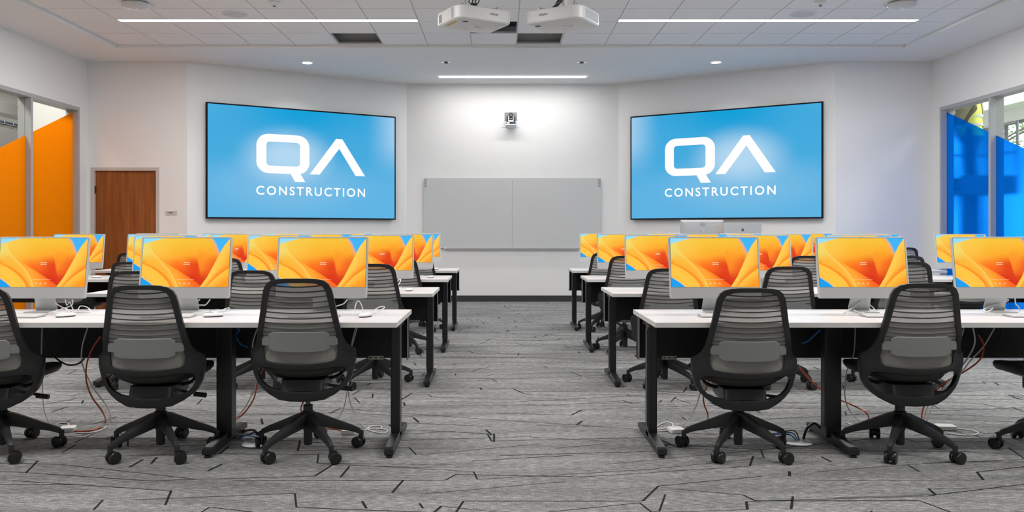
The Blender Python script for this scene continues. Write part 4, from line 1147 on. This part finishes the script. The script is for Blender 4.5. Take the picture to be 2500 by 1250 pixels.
for (sd, r), xs in comp_x.items():
    side = 'left' if sd == 'L' else 'right'
    for i, x in enumerate(xs):
        od = ORD[i] if i < len(xs)-1 else ORD[4]
        where = '%s %s of the aisle, %s' % (rows_name[r], side, od)
        yb_ = ROWY[r]+CB[r]
        L1 = 'silver computer, orange petal screen, '+where; G1 = 'desktop computers, %s, %s of the aisle' % (rows_name[r], side)
        if fc: comp0.location = (x, yb_, ZTOP); comp0['label'] = L1; comp0['group'] = G1; fc = False
        else: dup(comp0, (x, yb_, ZTOP), 0, L1, G1)
        # keyboards and mice, where the photograph shows them
        show_k = (r == 0) or (r == 1 and i == 0) or (sd == 'L' and r == 2 and i == 0)
        if (sd, r, i) in (('L', 1, 1), ('L', 1, 2)): show_k = False
        if show_k:
            kx = x+(0.02 if sd == 'L' else 0.02); ky = ROWY[r]+(0.225 if sd == 'L' else 0.245)
            if sd == 'R' and r == 0 and i == 0: kx = x-0.02
            Lk = 'slim white keyboard, '+where
            if fk: key0.location = (kx, ky, ZTOP); key0['label'] = Lk; key0['group'] = 'keyboards'; fk = False
            else: dup(key0, (kx, ky, ZTOP), random.uniform(-0.03, 0.03), Lk, 'keyboards')
        show_m = (sd == 'L' and (r == 0 or (i == 0) or (r == 2 and i == 4))) or (sd == 'R' and r == 2 and i == 0)
        if show_m:
            mx_ = x+0.235 if r == 0 else x+(0.27 if r < 3 else 0.24)
            if r == 0: mx_ = [-0.765, -1.625, -2.46][i]
            if (r, i) == (2, 4): mx_ = -4.28+0.12
            if sd == 'R': mx_ = 1.27
            Lm = 'white computer mouse, '+where
            if fm_: mouse0.location = (mx_, ROWY[r]+0.30, ZTOP); mouse0.rotation_euler.z = -0.3; mouse0['label'] = Lm; mouse0['group'] = 'mice'; fm_ = False
            else: dup(mouse0, (mx_, ROWY[r]+0.30, ZTOP), random.uniform(-1.2, 0.2), Lm, 'mice')
lower_top(*pend)

# ------------------------------------------------------------------ instructor's desk with two screens seen from behind
t_ = thing('lectern', 'low instructor desk in front of the right wall display', 'desk', (3.28, 11.85, 0))
b = B(); box(b, -0.80, 0.80, 0, 0.60, 0.855, 0.885); obj('top', b, M['top'], t_, bevel=0.003)
b = B(); box(b, -0.77, 0.77, 0.02, 0.04, 0.0, 0.855); obj('front_panel', b, mat('desk_grey', (0.35, 0.35, 0.36), 0.5), t_)
for x in (-0.77, 0.75):
    b = B(); box(b, x, x+0.02, 0.04, 0.58, 0, 0.855); obj('side_panel', b, M['offwhite'], t_)
KM = 12.1/F
t_ = thing('monitor', 'silver monitor seen from behind, on the instructor desk, left one', 'monitor', ((1714-CX)*KM, 12.1, 0.885), 0.04)
b = B(); loft(b, [rrect(-0.315, 0.315, y0, y0+0.37, 0.008, 0) for y0 in (0,)] and [[Vector((p.x, yy, p.y)) for p in rrect(-0.317+i, 0.317-i, 0.125+i, 0.495-i, 0.008, 0)] for yy, i in ((0.018, 0), (0.0, 0.0), (-0.022, 0.03), (-0.030, 0.10))])
obj('housing', b, mat('monitor_back_silver', (0.44, 0.44, 0.45), 0.4, metal=0.2), t_, smooth=True, ang=20)
b = B(); box(b, -0.30, 0.30, 0.0181, 0.0195, 0.14, 0.485); obj('screen', b, M['dark'], t_)
b = B(); box(b, -0.02, 0.02, -0.052, -0.022, 0.0, 0.35); obj('neck', b, M['alu'], t_, bevel=0.004)
b = B(); box(b, -0.12, 0.12, -0.12, 0.10, 0.0, 0.012); obj('foot', b, M['alu'], t_, bevel=0.004)
me = text_mesh('DELL', 0.026, 1.0); me.materials.append(M['ink'])
o = bpy.data.objects.new('lettering', me); C.objects.link(o); o.parent = t_; o.location = (0, -0.0325, 0.43); o.rotation_euler = (PI/2, 0, 0)
b = B(); n = 32
vo = [b.verts.new((0.042*math.cos(2*PI*i/n), -0.0315, 0.43+0.026*math.sin(2*PI*i/n))) for i in range(n)]
vi = [b.verts.new((0.039*math.cos(2*PI*i/n), -0.0315, 0.43+0.0235*math.sin(2*PI*i/n))) for i in range(n)]
for i in range(n): j = (i+1) % n; b.faces.new((vo[i], vo[j], vi[j], vi[i]))
obj('logo_ring', b, M['ink'], t_)
c = dup(comp0, ((1811-CX)*12.05/F, 12.05, 0.885), PI, 'silver computer seen from behind, on the instructor desk, right one', 'instructor screens'); del c['group']
b = B()
R_ = Matrix.Translation((0, 0.042, 0.352)) @ Matrix.Rotation(math.radians(-8.5), 4, 'X')
def leafshape(pts): b.faces.new([b.verts.new(R_ @ Vector((x*0.001, 0.0062, z*0.001))) for x, z in pts])
leafshape([(0, 14), (8, 17), (16, 15), (21, 8), (16, 3), (15, -4), (20, -10), (14, -20), (8, -23), (0, -20), (-8, -23), (-14, -19), (-20, -8), (-21, 4), (-16, 14), (-8, 17)])
leafshape([(0, 19), (7, 21), (9, 30), (2, 27)])
o = obj('logo', b, mat('logo_mirror', (0.25, 0.25, 0.26), 0.2, metal=0.8), c)

# ------------------------------------------------------------------ cables
def cable(pts, r, kind, label, name='cable', gr=None):
    r *= 1.3
    # points are (x in the room, y, z)
    b = B(); tube(b, pts, r, 8, sub=8)
    o = obj(name, b, M['cable_'+kind], None, smooth=True); tag(o, label, 'cable', gr); return o
def path(*q):        # (px, py, depth) read off the photograph, turned into room points
    return [at(*p) for p in q]
def onfloor(px, py, z=0.004):
    Y = (CH-z)*F/(py-CY); return at(px, py, Y)
LW = 4.93
# below the front left table
cable([at(103, 800, LW), at(101, 870, LW), at(103, 930, 5.0), at(108, 1000, 5.15), onfloor(125, 1037), onfloor(150, 1032), onfloor(168, 1035), onfloor(160, 1043)], 0.0028, 'w', 'thin white cable hanging under the front left table, beside the leftmost chair')
cable([at(107, 800, 4.96), at(112, 838, 4.96), at(132, 870, 4.94), at(163, 890, 4.93), at(190, 888, 4.93), at(207, 874, 4.95)], 0.0038, 'k', 'black cable looping below the front left table')
cable([at(214, 800, LW), at(200, 850, LW), at(203, 895, 4.95), at(230, 950, 5.0), at(262, 993, 5.03), onfloor(270, 1025), onfloor(250, 1048), onfloor(215, 1057), onfloor(186, 1056)], 0.0030, 'w', 'white cable curving down to the floor adapter, left of the second chair')
cable([at(245, 822, LW), at(226, 850, LW), at(212, 888, 4.92), at(211, 930, 4.93), at(225, 970, 4.95), at(250, 1005, 4.97), onfloor(257, 1030), onfloor(236, 1047), onfloor(205, 1052), onfloor(174, 1052)], 0.0036, 'o', 'orange cable curving down to the floor adapter, left of the second chair')
cable([at(560, 808, 4.85), at(585, 803, 4.87), at(576, 820, 4.88), at(588, 840, 4.88), at(606, 848, 4.9)], 0.0035, 'b', 'blue cable tied under the front left table by the middle leg')
cable([at(628, 802, LW), at(616, 850, LW), at(625, 930, 5.0), at(604, 985, 5.1), at(585, 1010, 5.15), onfloor(565, 1026)], 0.0030, 'w', 'white cable behind the front left table leg, beside the aisle-side chair')
cable([at(652, 880, 5.0), at(632, 925, 5.02), at(620, 972, 5.08), at(603, 1000, 5.12), at(585, 1018, 5.12), onfloor(560, 1032), onfloor(530, 1042)], 0.0036, 'o', 'orange cable sweeping behind the front left middle leg')
cable([at(760, 940, 4.95), at(742, 978, 4.97), at(735, 1000, 5.0), onfloor(745, 1035), onfloor(783, 1045), onfloor(820, 1047), onfloor(838, 1052)], 0.0034, 'o', 'orange cable on the carpet under the aisle-side front left chair')
cable([at(868, 800, LW), at(857, 850, LW), at(850, 940, 4.97), at(838, 1000, 5.0), onfloor(820, 1030), onfloor(836, 1050)], 0.0026, 'w', 'white cable hanging beside the lever of the aisle-side front left chair')
cable([at(872, 800, LW), at(852, 880, LW), at(851, 962, 4.95), at(866, 1008, 5.0), onfloor(890, 1042), onfloor(925, 1047), onfloor(930, 1040), onfloor(905, 1041), onfloor(900, 1050), onfloor(935, 1058), onfloor(945, 1050), onfloor(915, 1046), onfloor(880, 1052)], 0.0028, 'w', 'white cable coiled on the carpet beside the front left aisle leg')
# below the front right table
cable([at(1745, 800, LW), at(1722, 900, LW), at(1705, 975, 4.97), at(1690, 1008, 5.0), onfloor(1668, 1035), onfloor(1645, 1040), onfloor(1612, 1048), onfloor(1602, 1042), onfloor(1625, 1031), onfloor(1643, 1036), onfloor(1630, 1050), onfloor(1604, 1053)], 0.0030, 'w', 'white cable coiled on the carpet beside the front right aisle leg')
cable([at(1735, 920, 4.95), at(1718, 965, 4.96), at(1720, 990, 4.98), at(1728, 1012, 5.0), onfloor(1722, 1036), onfloor(1690, 1046), onfloor(1668, 1048)], 0.0034, 'o', 'orange cable beside the gas column of the aisle-side front right chair')
cable([at(2088, 798, LW), at(2084, 865, LW), at(2066, 912, 4.97), at(2063, 970, 5.0), at(2076, 1005, 5.05), onfloor(2100, 1032), onfloor(2085, 1038), onfloor(2068, 1032)], 0.0028, 'w', 'grey-white cable right of the front right middle leg')
cable([at(1950, 895, 5.2), at(1985, 935, 5.15), at(2030, 968, 5.1), at(2060, 980, 5.05), at(2098, 997, 5.03), at(2118, 1012, 5.0), onfloor(2122, 1035)], 0.0036, 'o', 'orange cable passing behind the front right middle leg')
cable([at(2032, 812, 4.86), at(2020, 803, 4.86), at(2000, 808, 4.88), at(1985, 822, 4.9), at(1970, 834, 4.9), at(1957, 838, 4.92)], 0.0040, 'b', 'blue cable tied under the front right table')
cable([at(2353, 797, 4.9), at(2348, 820, 4.9), at(2330, 850, 4.93), at(2310, 905, 4.97)], 0.0032, 'w', 'white cable under the front right table, close behind its second chair')
cable([at(2375, 797, 4.86), at(2380, 835, 4.9), at(2368, 865, 4.93), at(2340, 905, 4.95), at(2300, 950, 5.0), at(2268, 985, 5.03), onfloor(2250, 1040)], 0.0034, 'w', 'white cable hanging in a bow right of the second front right chair')
cable([at(2430, 797, 4.86), at(2402, 845, 4.9), at(2370, 880, 4.93), at(2330, 930, 4.97), at(2290, 965, 5.0), onfloor(2262, 1035), onfloor(2290, 1048)], 0.0030, 'w', 'long white cable slanting under the front right table')
cable([at(2389, 818, 4.88), at(2402, 845, 4.9), at(2392, 878, 4.92), at(2358, 905, 4.95), at(2310, 932, 5.0), at(2275, 965, 5.0), at(2253, 1000, 5.0), onfloor(2253, 1042), onfloor(2280, 1050)], 0.0036, 'o', 'orange cable curving right of the second front right chair')
cable([at(2449, 798, 4.96), at(2440, 830, 4.96), at(2418, 850, 4.96), at(2390, 862, 4.96)], 0.0038, 'k', 'black cable against the front right modesty panel')
cable([onfloor(2333, 1047), onfloor(2370, 1050), onfloor(2388, 1057), onfloor(2372, 1063), onfloor(2335, 1061), onfloor(2310, 1055)], 0.0030, 'w', 'white cable loop on the carpet beside the right adapter')
# on the desks
ZD = ZTOP+0.004
def desk(px, Y, z=0.0): return Vector(((px-CX)*Y/F, Y, ZD+z))
cable([desk(128, 5.02, 0.06), desk(145, 5.0, 0.03), desk(165, 4.98, 0.01), desk(180, 4.95), desk(205, 4.90), desk(222, 4.95), desk(212, 5.02, 0.02), desk(196, 5.03, 0.025), desk(190, 5.0)], 0.0026, 'w', 'white cable looping on the desk, leftmost front computer')
cable([at(177, 731, 5.02), at(175, 745, 5.02), desk(152, 5.0, 0.012), desk(132, 4.95), desk(112, 4.80)], 0.0026, 'w', 'white cable behind the leftmost front computer, running to its keyboard')
cable([at(159, 731, 5.03), at(163, 745, 5.03), at(170, 738, 5.03), at(175, 748, 5.03), desk(178, 5.0), desk(165, 4.92)], 0.0024, 'w', 'thin white cable standing in a loop, leftmost front computer')
cable([at(488, 731, 5.02), at(480, 740, 5.02), desk(481, 5.02), desk(492, 4.95), desk(520, 4.93), desk(512, 5.03)], 0.0026, 'w', 'white cable beside the stand, second front left computer')
cable([at(513, 731, 5.02), at(502, 744, 5.02), at(490, 745, 5.02), desk(470, 5.02, 0.03), desk(455, 5.05, 0.01)], 0.0026, 'w', 'white cable hanging in a bow, second front left computer')
cable([desk(520, 4.75), desk(538, 4.9, 0.008), desk(555, 5.03, 0.014), desk(560, 5.05, 0.01), desk(548, 4.98), desk(530, 4.92)], 0.0022, 'w', 'thin white cable behind the mouse, second front left computer')
cable([at(848, 731, 5.02), at(838, 742, 5.02), desk(815, 5.02, 0.02), desk(800, 4.9)], 0.0026, 'w', 'white cable behind the aisle-side front left computer')
cable([desk(866, 4.73, 0.006), at(867, 750, 4.78), at(872, 736, 4.80), at(879, 738, 4.80), at(885, 752, 4.80), desk(889, 4.78)], 0.0022, 'w', 'white mouse cable standing in an arch, aisle-side front left desk')
cable([desk(900, 4.85), at(915, 756, 4.92), at(928, 749, 4.95), at(938, 749, 4.98), at(935, 754, 4.95), desk(912, 4.85)], 0.0022, 'w', 'white cable end bending up from the aisle-side front left desk')
cable([at(2110, 728, 5.02), at(2098, 738, 5.0), at(2085, 750, 5.0), desk(2066, 4.95), desk(2060, 4.85)], 0.0026, 'w', 'white cable crossing the stand, second front right computer')
cable([at(2110, 729, 5.0), at(2122, 742, 4.99), desk(2134, 4.97, 0.006), desk(2100, 4.88), desk(2085, 4.97, 0.008)], 0.0024, 'w', 'white cable sagging behind the second front right computer')
cable([at(2438, 728, 5.02), at(2462, 733, 5.02), desk(2420, 5.0, 0.03), desk(2402, 4.98, 0.01), desk(2410, 4.93), desk(2424, 4.99, 0.02), desk(2400, 5.02, 0.004)], 0.0026, 'w', 'bundle of white cable left of the rightmost front computer')
cable([at(2478, 728, 5.02), at(2480, 742, 5.02), at(2486, 748, 5.02), desk(2490, 5.0)], 0.0026, 'w', 'white cable right of the rightmost front computer')
cable([at(197, 681, 8.83), at(210, 668, 8.83), at(218, 662, 8.83), at(222, 664, 8.83), at(214, 676, 8.83), at(200, 682, 8.80)], 0.0028, 'w', 'white cable loop beside the third-row computer by the orange window')
cable([at(240, 674, 8.80), at(232, 676, 8.78), at(225, 677, 8.75), at(218, 680, 8.70)], 0.0024, 'w', 'white mouse cable on the third-row desk by the orange window')
cable([at(712, 0, 8.9), at(712, 0, 8.9)] and [at(968, 696, 6.98), at(972, 684, 6.98), at(978, 682, 6.98), at(976, 690, 6.96), desk(965, 6.9)], 0.0030, 'w', 'white cable loop beside the second-row aisle computer, left')

def adapter(px, py, w_, d_, rot, label, col='white', name='power_adapter'):
    p = onfloor(px, py, 0.0)
    b = B(); loft(b, [rrect(-w_/2, w_/2, -d_/2, d_/2, 0.012, z) for z in (0.001, 0.026)])
    o = obj(name, b, M[col], None, smooth=True, bevel=0.003); o.location = p; o.rotation_euler.z = rot
    return tag(o, label, 'power adapter')
adapter(166, 1052, 0.085, 0.085, 0.3, 'small pinkish-white box on the carpet at the end of the orange cable', 'white')
adapter(853, 1058, 0.085, 0.085, 0.0, 'white power brick on the carpet under the aisle-side front left chair')
adapter(1650, 1055, 0.085, 0.085, 0.15, 'white power brick on the carpet beside the front right aisle leg')
adapter(2308, 1048, 0.11, 0.085, -0.1, 'white power brick on the carpet beside the second front right chair')
adapter(446, 1056, 0.08, 0.07, 0.1, 'white power brick on the carpet behind the second chair of the front left table')
adapter(600, 1085, 0.001, 0.001, 0, 'x') if False else None
silver = mat('floor_plate_silver', (0.32, 0.34, 0.35), 0.35, metal=0.5)
def floor_outlet(px, py, w_, label, seed):
    p = onfloor(px, py, 0.0)
    t_ = thing('floor_outlet', label, 'floor outlet', (p.x, p.y, 0))
    b = B(); loft(b, [circle(0, 0, z, r, 40, r*1.05) for r, z in ((w_/2, 0.001), (w_/2, 0.004), (w_/2-0.012, 0.008))]); obj('cover_plate', b, silver, t_, smooth=True)
    rg_ = random.Random(seed)
    for k in range(3):
        b = B(); a = rg_.uniform(-0.6, 0.6); s = -1
        tube(b, [(0.0+k*0.01, 0.02, 0.008), (s*0.03+k*0.012, 0.035, 0.035+k*0.012), (s*0.09, 0.07+k*0.012, 0.03), (s*0.13-k*0.01, 0.10+k*0.02, 0.012), (s*0.17, 0.16+k*0.01, 0.01)], 0.0034, 8)
        obj('cord', b, M['cable_b'] if k < 2 else M['cable_k'], t_, smooth=True)
    return t_
floor_outlet(628, 1084, 0.175, 'oval silver floor outlet with blue cords by the front left middle leg', 1)
floor_outlet(1946, 1080, 0.175, 'oval silver floor outlet with blue cords by the front right middle leg', 2)
cable([onfloor(1962, 1070, 0.01), at(1968, 1050, 4.85), at(1978, 1038, 4.88), at(1990, 1034, 4.9), at(2004, 1045, 4.88), onfloor(2028, 1062)], 0.0060, 'k', 'thick black cord arching over the right floor outlet')
cable([onfloor(650, 1078, 0.01), at(630, 1060, 4.85), at(618, 1050, 4.88), onfloor(596, 1052)], 0.0055, 'k', 'thick black cord arching from the left floor outlet to the leg')

# ------------------------------------------------------------------ worker on a lift, seen above the blue film
def skin_mesh(V_, E_, Rr, sub=2, root=0):
    me = bpy.data.meshes.new('sk'); me.from_pydata([tuple(v) for v in V_], E_, [])
    o = bpy.data.objects.new('sk', me); C.objects.link(o)
    m = o.modifiers.new('skin', 'SKIN'); m.use_smooth_shade = True
    for i, r in enumerate(Rr):
        d = me.skin_vertices[0].data[i]; d.radius = r if isinstance(r, tuple) else (r, r); d.use_root = (i == root)
    s = o.modifiers.new('sub', 'SUBSURF'); s.levels = sub; s.render_levels = sub
    bpy.context.view_layer.update()
    out = bpy.data.meshes.new_from_object(o.evaluated_get(bpy.context.evaluated_depsgraph_get()))
    bpy.data.objects.remove(o); bpy.data.meshes.remove(me)
    for p in out.polygons: p.use_smooth = True
    return out
def link_mesh(name, me, mats, parent):
    me.name = name
    for m in mats: me.materials.append(m)
    o = bpy.data.objects.new(name, me); C.objects.link(o); o.parent = parent; return o
PX, PY, PZ = 7.47, 13.2, 1.86
wk = thing('person', 'person in a yellow reflective vest reaching down, seen above the blue film', 'person', (PX, PY, PZ+0.001))
skin = mat('skin', (0.50, 0.30, 0.21), 0.55); olive = mat('olive_jacket', (0.10, 0.085, 0.045), 0.85, noise=0.2); vest = mat('hi_vis_yellow', (0.62, 0.68, 0.12), 0.6)
refl = mat('reflective_tape', (0.45, 0.46, 0.47), 0.35); trouser = mat('work_trousers', (0.05, 0.06, 0.09), 0.85); boot = mat('boot_leather', (0.06, 0.04, 0.03), 0.6)
J = dict(pel=(0, 0, 0.93), sp=(-0.01, 0, 1.12), ch=(-0.03, 0, 1.30), nk=(-0.06, 0, 1.47), hd=(-0.10, 0, 1.60), ht=(-0.10, 0, 1.70),
         sr=(-0.13, -0.18, 1.38), er=(-0.30, -0.21, 1.10), wr=(-0.47, -0.14, 0.98), sl=(-0.13, 0.18, 1.38), el=(-0.30, 0.22, 1.14), wl=(-0.46, 0.12, 1.16),
         hr=(0, -0.09, 0.90), kr=(-0.05, -0.11, 0.49), ar=(0.02, -0.11, 0.09), tr=(-0.16, -0.12, 0.035), hl=(0, 0.09, 0.90), kl=(0.02, 0.11, 0.49), al=(0.08, 0.11, 0.09), tl=(-0.10, 0.12, 0.035))
def fig(names, edges, rad):
    idx = {n: i for i, n in enumerate(names)}
    return [Vector(J[n]) for n in names], [(idx[a], idx[c]) for a, c in edges], [rad[n] for n in names]
bodyn = list(J); be = [('pel', 'sp'), ('sp', 'ch'), ('ch', 'nk'), ('nk', 'hd'), ('hd', 'ht'), ('ch', 'sr'), ('sr', 'er'), ('er', 'wr'), ('ch', 'sl'), ('sl', 'el'), ('el', 'wl'),
    ('pel', 'hr'), ('hr', 'kr'), ('kr', 'ar'), ('ar', 'tr'), ('pel', 'hl'), ('hl', 'kl'), ('kl', 'al'), ('al', 'tl')]
br = dict(pel=0.12, sp=0.115, ch=0.12, nk=0.055, hd=0.085, ht=0.06, sr=0.055, er=0.040, wr=0.026, sl=0.055, el=0.040, wl=0.026, hr=0.085, kr=0.055, ar=0.038, tr=0.03, hl=0.085, kl=0.055, al=0.038, tl=0.03)
V_, E_, R_2 = fig(bodyn, be, br)
for wn_, en in (('wr', 'er'), ('wl', 'el')):       # palm, four fingers and a thumb
    w0 = Vector(J[wn_]); d = (w0-Vector(J[en])).normalized(); s = d.cross(Vector((0, 0, 1))).normalized(); dn = Vector((0, 0, -1))
    i0 = bodyn.index(wn_); ip = len(V_); V_.append(w0+d*0.055); R_2.append(0.024); E_.append((i0, ip))
    for k, L in enumerate((0.062, 0.072, 0.068, 0.052)):
        q = w0+d*0.085+s*(k-1.5)*0.020; a = len(V_)
        V_ += [q, q+d*L*0.5+dn*0.008, q+d*L*0.8+dn*0.03]; R_2 += [0.009, 0.008, 0.007]; E_ += [(ip, a), (a, a+1), (a+1, a+2)]
    q = w0+d*0.03-s*0.035; a = len(V_); V_ += [q, q+d*0.035-s*0.018+dn*0.01]; R_2 += [0.010, 0.008]; E_ += [(ip, a), (a, a+1)]
bd = link_mesh('body', skin_mesh(V_, E_, R_2), [skin], wk)
V_, E_, R_2 = fig(['sp', 'ch', 'nk', 'sr', 'er', 'wr', 'sl', 'el', 'wl', 'pel'], [('pel', 'sp'), ('sp', 'ch'), ('ch', 'nk'), ('ch', 'sr'), ('sr', 'er'), ('er', 'wr'), ('ch', 'sl'), ('sl', 'el'), ('el', 'wl')],
    dict(sp=0.14, ch=0.14, nk=0.07, sr=0.095, er=0.085, wr=0.052, sl=0.085, el=0.07, wl=0.048, pel=0.14))
link_mesh('jacket', skin_mesh(V_, E_, R_2, root=9), [olive], wk)
V_, E_, R_2 = fig(['pel', 'hr', 'kr', 'ar', 'hl', 'kl', 'al'], [('pel', 'hr'), ('hr', 'kr'), ('kr', 'ar'), ('pel', 'hl'), ('hl', 'kl'), ('kl', 'al')], dict(pel=0.125, hr=0.10, kr=0.075, ar=0.06, hl=0.10, kl=0.075, al=0.06))
link_mesh('trousers', skin_mesh(V_, E_, R_2), [trouser], wk)
b = B(); n = 32; rings = []
for z, rx, ry, x0 in ((0.86, 0.150, 0.185, 0.03), (1.0, 0.148, 0.185, 0.03), (1.15, 0.145, 0.19, 0.02), (1.30, 0.14, 0.20, 0.01), (1.40, 0.13, 0.20, -0.01), (1.47, 0.11, 0.15, -0.05), (1.50, 0.08, 0.09, -0.06)):
    rings.append(circle(x0, 0, z, rx, n, ry))
loft(b, rings, cap=False)
vs_ = obj('safety_vest', b, vest, wk, smooth=True)
for z in (1.03, 1.17):
    b = B(); loft(b, [circle(0.027, 0, z+dz, 0.153, n, 0.193) for dz in (-0.022, 0.022)], cap=False); obj('reflective_stripe', b, refl, vs_, smooth=True)
for sy in (-1, 1):
    b = B(); P_ = [(0.150, sy*0.08, 1.19), (0.135, sy*0.09, 1.32), (0.09, sy*0.10, 1.43), (-0.03, sy*0.11, 1.485), (-0.17, sy*0.09, 1.38), (-0.185, sy*0.08, 1.20)]
    rings = []
    for p in smooth_path(P_, 4):
        q = Vector(p); c = Vector((-0.02, 0, 1.2)); o_ = (q-c); o_.y *= 0.6; o_ = o_.normalized()*0.014
        rings.append([q+o_+Vector((0, -0.024, 0)), q+o_+Vector((0, 0.024, 0)), q+o_*0.2+Vector((0, 0.024, 0)), q+o_*0.2+Vector((0, -0.024, 0))])
    loft(b, rings); obj('reflective_stripe', b, refl, vs_, smooth=True)
b = B(); lathe(b, [(0.145, 1.665), (0.125, 1.675), (0.118, 1.72), (0.09, 1.77), (0.03, 1.79)], 24, M=Matrix.Translation((-0.10, 0, 0))); obj('hard_hat', b, M['white'], wk, smooth=True)
for q in (J['tr'], J['tl']):
    b = B(); loft(b, [rrect(q[0]-0.06, q[0]+0.22, q[1]-0.05, q[1]+0.05, 0.045, 0.0), rrect(q[0]-0.06, q[0]+0.22, q[1]-0.05, q[1]+0.05, 0.045, 0.05), rrect(q[0]+0.08, q[0]+0.21, q[1]-0.045, q[1]+0.045, 0.04, 0.12)]); obj('boot', b, boot, wk, smooth=True)
# the head's face: nose, mouth, ears, eyes
b = B(); hx = -0.185
tube(b, [(hx+0.01, 0, 1.635), (hx-0.012, 0, 1.605), (hx+0.01, 0, 1.598)], 0.010, 8); obj('nose', b, skin, bd, smooth=True)
for s in (-1, 1):
    b = B(); lathe(b, [(0.003, -0.009), (0.009, -0.003), (0.009, 0.003), (0.003, 0.009)], 12, M=Matrix.Translation((hx+0.012, s*0.032, 1.632))); obj('eye', b, M['dark'], bd)
    b = B(); loft(b, [[Vector((-0.10+0.016*math.cos(a), s*(0.083+e), 1.61+0.028*math.sin(a))) for a in [2*PI*i/14 for i in range(14)]] for e in (0, 0.012)]); obj('ear', b, skin, bd, smooth=True)
b = B(); tube(b, [(hx+0.016, -0.022, 1.572), (hx+0.004, 0, 1.570), (hx+0.016, 0.022, 1.572)], 0.005, 6); obj('mouth', b, mat('lip', (0.35, 0.14, 0.12), 0.5), bd)
lf = thing('personnel_lift', 'small work lift carrying the person behind the blue window', 'lift', (7.55, 13.2, 0))
lm = mat('lift_grey', (0.16, 0.17, 0.19), 0.5)
b = B(); box(b, -0.42, 0.46, -0.38, 0.38, 1.79, 1.86); box(b, -0.42, 0.46, -0.38, -0.36, 1.86, 2.08); box(b, -0.42, 0.46, 0.36, 0.38, 1.86, 2.08); obj('deck', b, lm, lf)
b = B()
for z in (2.45, 2.9):
    tube(b, [(0.45, -0.37, z), (0.45, 0.37, z)], 0.016, 8, sub=1); tube(b, [(0.45, 0.37, z), (-0.41, 0.37, z)], 0.016, 8, sub=1)
for x, y in ((0.45, -0.37), (0.45, 0.37), (-0.41, 0.37)): tube(b, [(x, y, 1.86), (x, y, 2.92)], 0.018, 8, sub=1)
obj('guard_rail', b, lm, lf, smooth=True)
b = B(); box(b, -0.10, 0.14, 0.06, 0.24, 0.20, 1.79); obj('mast', b, lm, lf)
b = B(); box(b, -0.40, 0.45, -0.36, 0.36, 0.10, 0.26)
for x in (-0.34, 0.38):
    for y in (-0.33, 0.33): lathe(b, [(0.06, -0.02), (0.06, 0.02)], 16, M=Matrix.Translation((x, y, 0.061)) @ Matrix.Rotation(PI/2, 4, 'X'))
obj('chassis', b, lm, lf)
